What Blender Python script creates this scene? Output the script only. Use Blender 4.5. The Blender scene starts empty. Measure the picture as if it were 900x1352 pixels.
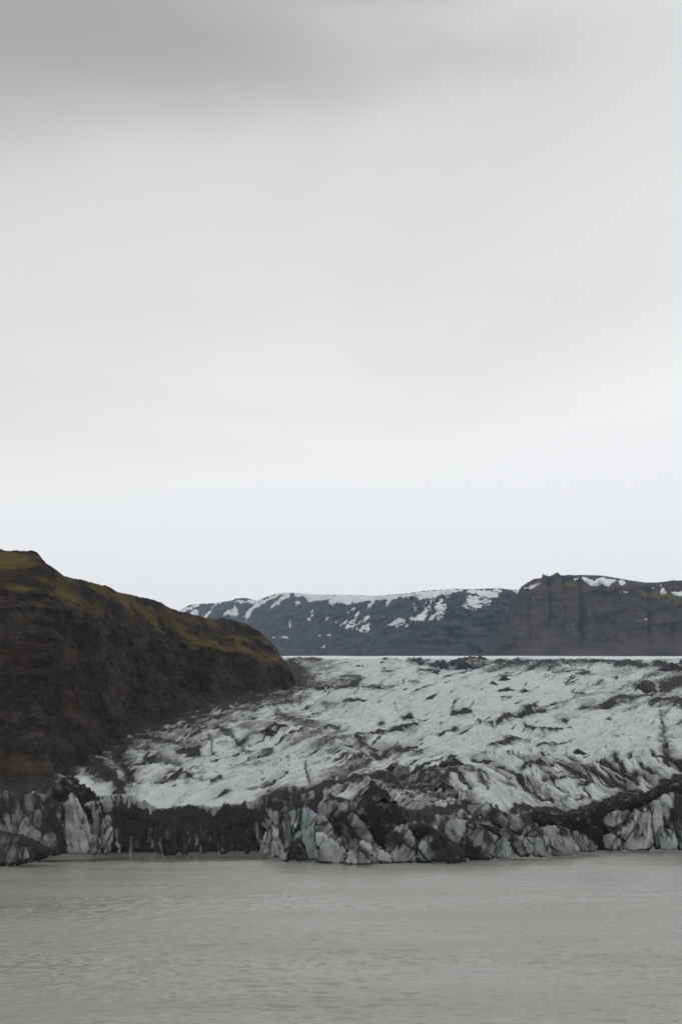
import bpy, bmesh, math, random
import numpy as np
from mathutils import Vector
from mathutils.bvhtree import BVHTree

# ------------------------------------------------------------------ camera, sky, sun, exposure
F, CX, CY = 1857.0, 450.0, 676.0            # focal length and centre in photograph pixels (900 x 1352)
HORIZON, CAMZ = 1030.0, 22.0                # pixel row of the horizon, eye height above the lake
PITCH = math.atan((HORIZON - CY) / F)
CP, SP = math.cos(PITCH), math.sin(PITCH)

sc = bpy.context.scene
col = sc.collection
cd = bpy.data.cameras.new('camera')
cam = bpy.data.objects.new('camera', cd)
col.objects.link(cam)
cam.location = (0, 0, CAMZ)
cam.rotation_euler = (math.pi / 2 + PITCH, 0, 0)
cd.sensor_fit = 'VERTICAL'
cd.sensor_height = 24.0
cd.lens = 24.0 * F / 1352.0
cd.clip_start, cd.clip_end = 0.5, 60000
sc.camera = cam

SUN_EL, SUN_AZ = math.radians(56), math.radians(-150)   # azimuth clockwise from +Y: behind the camera, to the left
world = bpy.data.worlds.new('World')
sc.world = world
world.use_nodes = True
wn, wl = world.node_tree.nodes, world.node_tree.links
wn.clear()
def wnode(t, **k):
    n = wn.new(t)
    for a, b in k.items():
        setattr(n, a, b)
    return n
w_out = wnode('ShaderNodeOutputWorld'); w_bg = wnode('ShaderNodeBackground')
sky = wnode('ShaderNodeTexSky', sky_type='NISHITA')
sky.sun_disc = False
sky.sun_elevation = SUN_EL
sky.sun_rotation = SUN_AZ
sky.air_density = 1.0; sky.dust_density = 3.0
sk = wnode('ShaderNodeVectorMath', operation='SCALE'); sk.inputs['Scale'].default_value = 0.08
wl.new(sky.outputs[0], sk.inputs[0])
tc = wnode('ShaderNodeTexCoord')
sep = wnode('ShaderNodeSeparateXYZ'); wl.new(tc.outputs['Generated'], sep.inputs[0])
# overcast deck: bright towards the horizon, greyer overhead, soft uneven base
mp = wnode('ShaderNodeMapping'); mp.inputs['Scale'].default_value = (1.3, 1.3, 3.4); mp.inputs['Location'].default_value = (0.36, 0.0, 0.25)
wl.new(tc.outputs['Generated'], mp.inputs[0])
nz = wnode('ShaderNodeTexNoise'); nz.inputs['Scale'].default_value = 1.5; nz.inputs['Detail'].default_value = 5; nz.inputs['Roughness'].default_value = 0.45
nz.inputs['Distortion'].default_value = 0.6
wl.new(mp.outputs[0], nz.inputs['Vector'])
nm = wnode('ShaderNodeMath', operation='MULTIPLY_ADD'); nm.inputs[1].default_value = 0.30; nm.inputs[2].default_value = -0.15
wl.new(nz.outputs[0], nm.inputs[0])
za = wnode('ShaderNodeMath', operation='ADD'); wl.new(sep.outputs['Z'], za.inputs[0]); wl.new(nm.outputs[0], za.inputs[1])
xz = wnode('ShaderNodeMath', operation='MULTIPLY'); wl.new(sep.outputs['X'], xz.inputs[0]); wl.new(sep.outputs['Z'], xz.inputs[1])
zt = wnode('ShaderNodeMath', operation='MULTIPLY_ADD'); zt.inputs[1].default_value = -0.7; wl.new(xz.outputs[0], zt.inputs[0]); wl.new(za.outputs[0], zt.inputs[2])
za = zt
ramp = wnode('ShaderNodeValToRGB')
cr = ramp.color_ramp
cr.interpolation = 'B_SPLINE'
stops = [(0.0, (1.15, 1.12, 1.09)), (0.16, (1.13, 1.105, 1.08)), (0.25, (.98, .97, .96)), (0.34, (.80, .805, .80)), (0.43, (.765, .765, .76)), (0.49, (.55, .546, .538)), (0.56, (.415, .41, .40)), (0.75, (.40, .397, .39))]
while len(cr.elements) < len(stops):
    cr.elements.new(0.5)
for e, (p, c) in zip(cr.elements, stops):
    e.position = p; e.color = (*c, 1)
wl.new(za.outputs[0], ramp.inputs[0])
wm = wnode('ShaderNodeMix', data_type='RGBA'); wm.inputs[0].default_value = 0.04
wl.new(ramp.outputs[0], wm.inputs[6]); wl.new(sk.outputs[0], wm.inputs[7])
wl.new(wm.outputs[2], w_bg.inputs[0]); w_bg.inputs[1].default_value = 1.0
wl.new(w_bg.outputs[0], w_out.inputs[0])

sd = bpy.data.lights.new('sun', 'SUN'); sd.energy = 0.6; sd.angle = math.radians(25); sd.color = (1, .975, .94)
sun = bpy.data.objects.new('sun', sd); col.objects.link(sun)
sdir = Vector((math.sin(SUN_AZ) * math.cos(SUN_EL), math.cos(SUN_AZ) * math.cos(SUN_EL), math.sin(SUN_EL)))
sun.rotation_euler = sdir.to_track_quat('Z', 'Y').to_euler()
sun.location = sdir * 500
vs = sc.view_settings
vs.view_transform = 'Standard'; vs.look = 'None'; vs.exposure = 0.0; vs.gamma = 1.0; vs.use_curve_mapping = False
sc.render.engine = 'CYCLES'
sc.cycles.use_denoising = True
sc.cycles.max_bounces = 6; sc.cycles.volume_bounces = 2
sc.cycles.use_adaptive_sampling = True; sc.cycles.adaptive_threshold = 0.01

# ------------------------------------------------------------------ maths helpers
rng = np.random.default_rng(7)
_perm = rng.permutation(512).astype(np.int64)
_g2 = rng.normal(size=(512, 2)); _g2 /= np.linalg.norm(_g2, axis=1)[:, None]
_g3 = rng.normal(size=(512, 3)); _g3 /= np.linalg.norm(_g3, axis=1)[:, None]
def _h(i, j, k=0):
    return _perm[(_perm[(_perm[i & 511] + j) & 511] + k) & 511]
def _fade(t):
    return t * t * t * (t * (t * 6 - 15) + 10)
def n2(x, y, seed=0):
    x = np.asarray(x, float); y = np.asarray(y, float)
    xi = np.floor(x).astype(np.int64); yi = np.floor(y).astype(np.int64)
    fx, fy = x - xi, y - yi
    u, v = _fade(fx), _fade(fy)
    def g(a, b):
        q = _g2[_h(xi + a, yi + b, seed)]
        return q[..., 0] * (fx - a) + q[..., 1] * (fy - b)
    return 1.5 * ((g(0, 0) * (1 - u) + g(1, 0) * u) * (1 - v) + (g(0, 1) * (1 - u) + g(1, 1) * u) * v)
def fbm(x, y, octv=4, seed=0, gain=0.5, lac=2.03):
    s = 0; a = 1
    for o in range(octv):
        s = s + a * n2(x, y, seed + 17 * o); a *= gain; x = x * lac + 3.7; y = y * lac - 5.1
    return s
def ridged(x, y, octv=4, seed=0, gain=0.5, lac=2.03):
    s = 0; a = 1
    for o in range(octv):
        s = s + a * (1 - 2 * np.abs(n2(x, y, seed + 17 * o))); a *= gain; x = x * lac + 3.7; y = y * lac - 5.1
    return s
def sstep(a, b, x):
    t = np.clip((x - a) / (b - a), 0, 1)
    return t * t * (3 - 2 * t)
def dirs(px, py):
    u = (np.asarray(px, float) - CX) / F; v = (CY - np.asarray(py, float)) / F
    return u + 0 * v, CP - v * SP + 0 * u, SP + v * CP + 0 * u
def at(px, py, Y):
    dx, dy, dz = dirs(px, py)
    return dx * Y / dy, Y + 0 * dx, CAMZ + dz * Y / dy
def zat(py, Y):
    return at(0, py, Y)[2]
def water_y(py):
    dx, dy, dz = dirs(0, py)
    return -CAMZ * dy / dz
def pix(X, Y, Z):
    Z = Z - CAMZ
    fw = Y * CP + Z * SP; up = -Y * SP + Z * CP
    return CX + F * X / fw, CY - F * up / fw
def interp(x, pts):
    pts = np.asarray(pts, float)
    return np.interp(x, pts[:, 0], pts[:, 1])
def smooth_curve(x, pts, w):
    return (interp(x - w, pts) + 2 * interp(x, pts) + interp(x + w, pts)) / 4

# ------------------------------------------------------------------ object helpers
def tag(o, label=None, cat=None, group=None, kind=None):
    if label: o['label'] = label
    if cat: o['category'] = cat
    if group: o['group'] = group
    if kind: o['kind'] = kind
    return o
def mesh_obj(name, verts, faces, m, parent=None, attrs=None, smooth=True, origin=None):
    verts = np.asarray(verts, np.float32).reshape(-1, 3)
    if origin is not None:
        verts = verts - np.asarray(origin, np.float32)
    faces = np.asarray(faces, np.int32)
    me = bpy.data.meshes.new(name)
    k = faces.shape[1]
    me.vertices.add(len(verts)); me.vertices.foreach_set('co', verts.ravel())
    me.loops.add(faces.size); me.loops.foreach_set('vertex_index', faces.ravel())
    me.polygons.add(len(faces))
    me.polygons.foreach_set('loop_start', np.arange(0, faces.size, k, dtype=np.int32))
    me.polygons.foreach_set('use_smooth', np.full(len(faces), smooth))
    for an, av in (attrs or {}).items():
        a = me.attributes.new(an, 'FLOAT', 'POINT'); a.data.foreach_set('value', np.asarray(av, np.float32).ravel())
    me.update(calc_edges=True)
    me.validate()
    me.materials.append(m)
    o = bpy.data.objects.new(name, me); col.objects.link(o)
    if origin is not None: o.location = tuple(float(v) for v in origin)
    if parent: o.parent = parent
    return o
def grid_faces(nr, nc):
    i = np.arange(nr - 1)[:, None] * nc + np.arange(nc - 1)[None]
    return np.stack([i, i + 1, i + nc + 1, i + nc], -1).reshape(-1, 4)
def bvh_of(V, Fc):
    return BVHTree.FromPolygons([tuple(v) for v in V.reshape(-1, 3).tolist()], Fc.tolist())
def shoot(bvh, px, py):
    d = Vector([float(q) for q in dirs(px, py)]).normalized()
    return bvh.ray_cast(Vector((0, 0, CAMZ)), d)

# ------------------------------------------------------------------ materials
class Mat:
    def __init__(s, name, rough=0.8, spec=0.3):
        s.m = bpy.data.materials.new(name); s.m.use_nodes = True
        s.n, s.l = s.m.node_tree.nodes, s.m.node_tree.links
        s.b = s.n['Principled BSDF']
        s.b.inputs['Roughness'].default_value = rough
        s.b.inputs['Specular IOR Level'].default_value = spec
        g = s.n.new('ShaderNodeNewGeometry'); s.pos = g.outputs['Position']; s.nor = g.outputs['Normal']
    def noise(s, scale, detail=4, rough=0.55, stretch=(1, 1, 1), dist=0.0, rot=0.0):
        mp = s.n.new('ShaderNodeMapping'); mp.inputs['Scale'].default_value = stretch; mp.inputs['Rotation'].default_value = (0, 0, rot)
        s.l.new(s.pos, mp.inputs[0])
        n = s.n.new('ShaderNodeTexNoise'); n.inputs['Scale'].default_value = scale; n.inputs['Detail'].default_value = detail
        n.inputs['Roughness'].default_value = rough; n.inputs['Distortion'].default_value = dist
        s.l.new(mp.outputs[0], n.inputs['Vector'])
        return n.outputs[0]
    def attr(s, name):
        a = s.n.new('ShaderNodeAttribute'); a.attribute_name = name
        return a.outputs['Fac']
    def math(s, op, a, b=0.0, c=0.0, clamp=False):
        m = s.n.new('ShaderNodeMath'); m.operation = op; m.use_clamp = clamp
        for i, v in enumerate((a, b, c)):
            if isinstance(v, (int, float)): m.inputs[i].default_value = v
            else: s.l.new(v, m.inputs[i])
        return m.outputs[0]
    def ss(s, x, a, b, lo=0.0, hi=1.0):
        m = s.n.new('ShaderNodeMapRange'); m.interpolation_type = 'SMOOTHSTEP'
        s.l.new(x, m.inputs['Value'])
        m.inputs['From Min'].default_value = a; m.inputs['From Max'].default_value = b
        m.inputs['To Min'].default_value = lo; m.inputs['To Max'].default_value = hi
        return m.outputs[0]
    def mix(s, f, a, b):
        m = s.n.new('ShaderNodeMix'); m.data_type = 'RGBA'
        if isinstance(f, (int, float)): m.inputs[0].default_value = f
        else: s.l.new(f, m.inputs[0])
        for i, v in ((6, a), (7, b)):
            if isinstance(v, tuple): m.inputs[i].default_value = (*v, 1)
            else: s.l.new(v, m.inputs[i])
        return m.outputs[2]
    def color(s, c):
        s.l.new(c, s.b.inputs['Base Color'])
    def bump(s, h, dist, strength=1.0):
        b = s.n.new('ShaderNodeBump'); b.inputs['Distance'].default_value = dist; b.inputs['Strength'].default_value = strength
        s.l.new(h, b.inputs['Height']); s.l.new(b.outputs[0], s.b.inputs['Normal'])
    def up(s):
        x = s.n.new('ShaderNodeSeparateXYZ'); s.l.new(s.nor, x.inputs[0])
        return x.outputs['Z']

def ice_material(name, clean, grey, fine, soft, na):
    M = Mat(name, 0.6, 0.25)
    a = M.attr('ash'); bl = M.attr('blue'); du = M.attr('dust')
    n1 = M.noise(0.9 * fine, 6, 0.62); n2_ = M.noise(0.14 * fine, 5, 0.6); n3 = M.noise(3.2 * fine, 3, 0.6)
    w = M.math('ADD', a, M.math('MULTIPLY_ADD', n1, 0.6 * na, -0.30 * na))
    w = M.math('ADD', w, M.math('MULTIPLY_ADD', n3, 0.4 * na, -0.20 * na))
    cover = M.ss(w, 0.42 - soft, 0.62 + soft)
    base = M.mix(M.ss(n2_, 0.3, 0.72), clean, grey)
    base = M.mix(bl, base, (0.25, 0.37, 0.385))
    dw = M.math('ADD', du, M.math('MULTIPLY_ADD', n1, 0.5 * na, -0.25 * na))
    base = M.mix(M.ss(dw, 0.05, 1.0, 0.0, 0.85), base, (0.125, 0.125, 0.125))
    base = M.mix(M.attr('snow'), base, (0.84, 0.85, 0.86))
    ashc = M.mix(n1, (0.016, 0.016, 0.018), (0.042, 0.040, 0.040))
    M.color(M.mix(cover, base, ashc))
    M.l.new(M.math('MULTIPLY_ADD', cover, 0.3, 0.58), M.b.inputs['Roughness'])
    M.bump(M.math('MULTIPLY_ADD', n1, 0.7, n3), 0.4 / fine * na, 0.8)
    return M.m
M_GLACIER = ice_material('glacier_ice', (0.67, 0.70, 0.70), (0.53, 0.56, 0.56), 1.0, 0.14, 1.0)
M_BLOCK = ice_material('shaded_serac_ice', (0.46, 0.49, 0.475), (0.27, 0.29, 0.285), 1.5, 0.26, 0.6)  # darker than the glacier ice: the upright front's shade is put into its colour

def ash_material():
    M = Mat('volcanic_ash', 0.9, 0.15)
    n = M.noise(1.3, 6, 0.65); k = M.noise(5.0, 4, 0.6)
    c = M.mix(n, (0.014, 0.014, 0.016), (0.034, 0.032, 0.032))
    c = M.mix(M.math('MULTIPLY', M.ss(k, 0.58, 0.72), 0.3), c, (0.12, 0.12, 0.12))
    big = M.noise(0.28, 5, 0.65)
    c = M.mix(M.ss(M.math('ADD', big, M.math('MULTIPLY', k, .25)), 0.66, 0.80, 0.0, 0.8), c, (0.20, 0.21, 0.21))
    M.color(c); M.bump(M.math('ADD', n, k), 0.3, 0.8)
    return M.m
M_ASH = ash_material()

def hill_material():
    M = Mat('mossy_basalt_slope', 0.92, 0.12)
    moss = M.attr('moss'); rock = M.attr('rock')
    a = M.noise(0.035, 7, 0.65, (1.4, .45, 1.8)); b = M.noise(0.22, 6, 0.65, (1, .5, 1.3)); c = M.noise(0.6, 5, 0.65, (1, .6, 1))
    soil = M.mix(M.ss(a, 0.3, 0.7), (0.028, 0.0225, 0.0195), (0.108, 0.079, 0.060))
    soil = M.mix(M.math('MULTIPLY', rock, M.ss(b, 0.3, 0.6)), soil, (0.021, 0.020, 0.022))
    soil = M.mix(M.math('MULTIPLY', M.ss(c, 0.52, 0.68), 0.55), soil, (0.10, 0.082, 0.068))
    soil = M.mix(M.ss(b, 0.60, 0.70, 0.0, 0.6), soil, (0.016, 0.015, 0.016))
    mw = M.ss(M.math('ADD', moss, M.math('MULTIPLY_ADD', b, 0.7, -0.35)), 0.30, 0.85)
    mc = M.mix(M.ss(a, .35, .7), (0.088, 0.068, 0.030), (0.165, 0.135, 0.046))
    M.color(M.mix(mw, soil, mc))
    M.bump(M.math('MULTIPLY_ADD', b, 2.0, c), 2.2, 1.0)
    return M.m
M_HILL = hill_material()

def cliff_material(name, c1, c2, moss_c, msc):
    M = Mat(name, 0.95, 0.1)
    moss = M.attr('moss')
    a = M.noise(0.012, 6, 0.6, (1, 1, 2.2)); b = M.noise(0.05, 5, 0.6); s_ = M.noise(0.022, 5, 0.65, (0.35, 0.35, 2.2), 1.2)
    base = M.mix(M.ss(a, 0.3, 0.7), c1, c2)
    base = M.mix(M.math('MULTIPLY', M.ss(s_, 0.5, 0.68), 0.5), base, tuple(v * 0.55 for v in c1))
    mw = M.ss(M.math('ADD', moss, M.math('MULTIPLY_ADD', b, 0.8, -0.4)), 0.35, 0.8)
    M.color(M.mix(mw, base, moss_c))
    M.bump(M.math('MULTIPLY_ADD', a, 2.0, b), 7.0, 0.8)
    return M.m
M_CLIFF = cliff_material('basalt_cliff', (0.050, 0.044, 0.048), (0.092, 0.075, 0.073), (0.13, 0.115, 0.042), 1)
M_RIDGE = cliff_material('dark_ridge_rock', (0.030, 0.034, 0.045), (0.078, 0.079, 0.088), (0.08, 0.08, 0.05), 1)  # bluish tint puts part of the distant haze into the rock colour

def snow_material():
    M = Mat('old_snow', 0.7, 0.2)
    n = M.noise(0.05, 5, 0.6)
    M.color(M.mix(n, (0.72, 0.74, 0.76), (0.86, 0.87, 0.88)))
    M.bump(n, 2.0, 0.5)
    return M.m
M_SNOW = snow_material()

def water_material():
    M = Mat('silty_lake_water', 0.12, 0.5)
    M.b.inputs['IOR'].default_value = 1.33
    calm = M.attr('calm')
    big = M.noise(0.012, 3, 0.5, (1, 2.5, 1)); a = M.noise(1.1, 4, 0.6, (0.55, 1.0, 1)); b = M.noise(3.0, 3, 0.6, (0.6, 1, 1))
    M.color(M.mix(big, (0.29, 0.285, 0.255), (0.35, 0.345, 0.315)))
    h = M.math('MULTIPLY_ADD', a, 1.0, M.math('MULTIPLY', b, 0.35))
    h = M.math('MULTIPLY', h, M.math('SUBTRACT', 1.0, M.math('MULTIPLY', calm, 0.93)))
    ro = M.ss(M.noise(0.02, 4, 0.6, (.6, 1.6, 1)), 0.35, 0.65, 0.24, 0.36)
    M.l.new(M.math('MULTIPLY', ro, M.math('SUBTRACT', 1.0, M.math('MULTIPLY', calm, 0.8))), M.b.inputs['Roughness'])
    M.bump(h, 0.065, 1.0)
    return M.m
M_WATER = water_material()
def plain(name, c, rough=0.8, var=0.25):
    M = Mat(name, rough, 0.3)
    n = M.noise(14.0, 3)
    M.color(M.mix(n, tuple(v * (1 - var) for v in c), tuple(min(1, v * (1 + var)) for v in c)))
    return M.m

# ------------------------------------------------------------------ glacier base shape
# front edge, per photo column: row of the waterline, row of the upper lip, plan distance from waterline to lip
FRONT = [(-200, 1136, 1052, 12), (0, 1134, 1054, 12), (60, 1127, 1056, 12), (120, 1125, 1054, 12), (150, 1125, 1057, 8), (175, 1125, 1055, 5),
         (200, 1125, 1064, 4), (215, 1125, 1069, 4), (240, 1125, 1064, 4), (280, 1124, 1065, 4), (310, 1124, 1060, 4), (340, 1123, 1058, 5), (380, 1123, 1056, 9), (420, 1127, 1052, 18),
         (480, 1132, 1060, 24), (550, 1132, 1078, 18), (600, 1132, 1080, 16), (650, 1128, 1080, 16), (700, 1126, 1082, 16),
         (740, 1122, 1084, 16), (800, 1118, 1076, 18), (850, 1117, 1060, 22), (900, 1116, 1044, 26), (1000, 1114, 1040, 26), (1150, 1112, 1040, 26)]
_fx = [f[0] for f in FRONT]
def front(px):
    toe = np.interp(px, _fx, [f[1] for f in FRONT]); lip = np.interp(px, _fx, [f[2] for f in FRONT]); dl = np.interp(px, _fx, [f[3] for f in FRONT])
    return water_y(toe), lip, dl
INNER = [(560, 1009), (640, 985), (760, 957), (900, 930), (1050, 910.5), (1200, 897), (1380, 885), (1550, 877.5), (1750, 872.5), (2150, 869), (2800, 867.2), (3500, 866)]
def base_y_of_row(px, py):
    """plan distance at which the smooth glacier sheet is seen at pixel (px, py), py above the lip"""
    yt, lip, dl = front(px)
    pyk = np.array([k[1] for k in INNER]); yk = np.array([k[0] for k in INNER])
    inner = np.exp(np.interp(-py, -pyk, np.log(yk)))
    t = np.clip((lip - py) / np.maximum(lip - pyk[0], 1), 0, 1)
    near = (yt + dl) * (1 - t) + yk[0] * t
    return np.where(py < pyk[0], inner, near)

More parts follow.
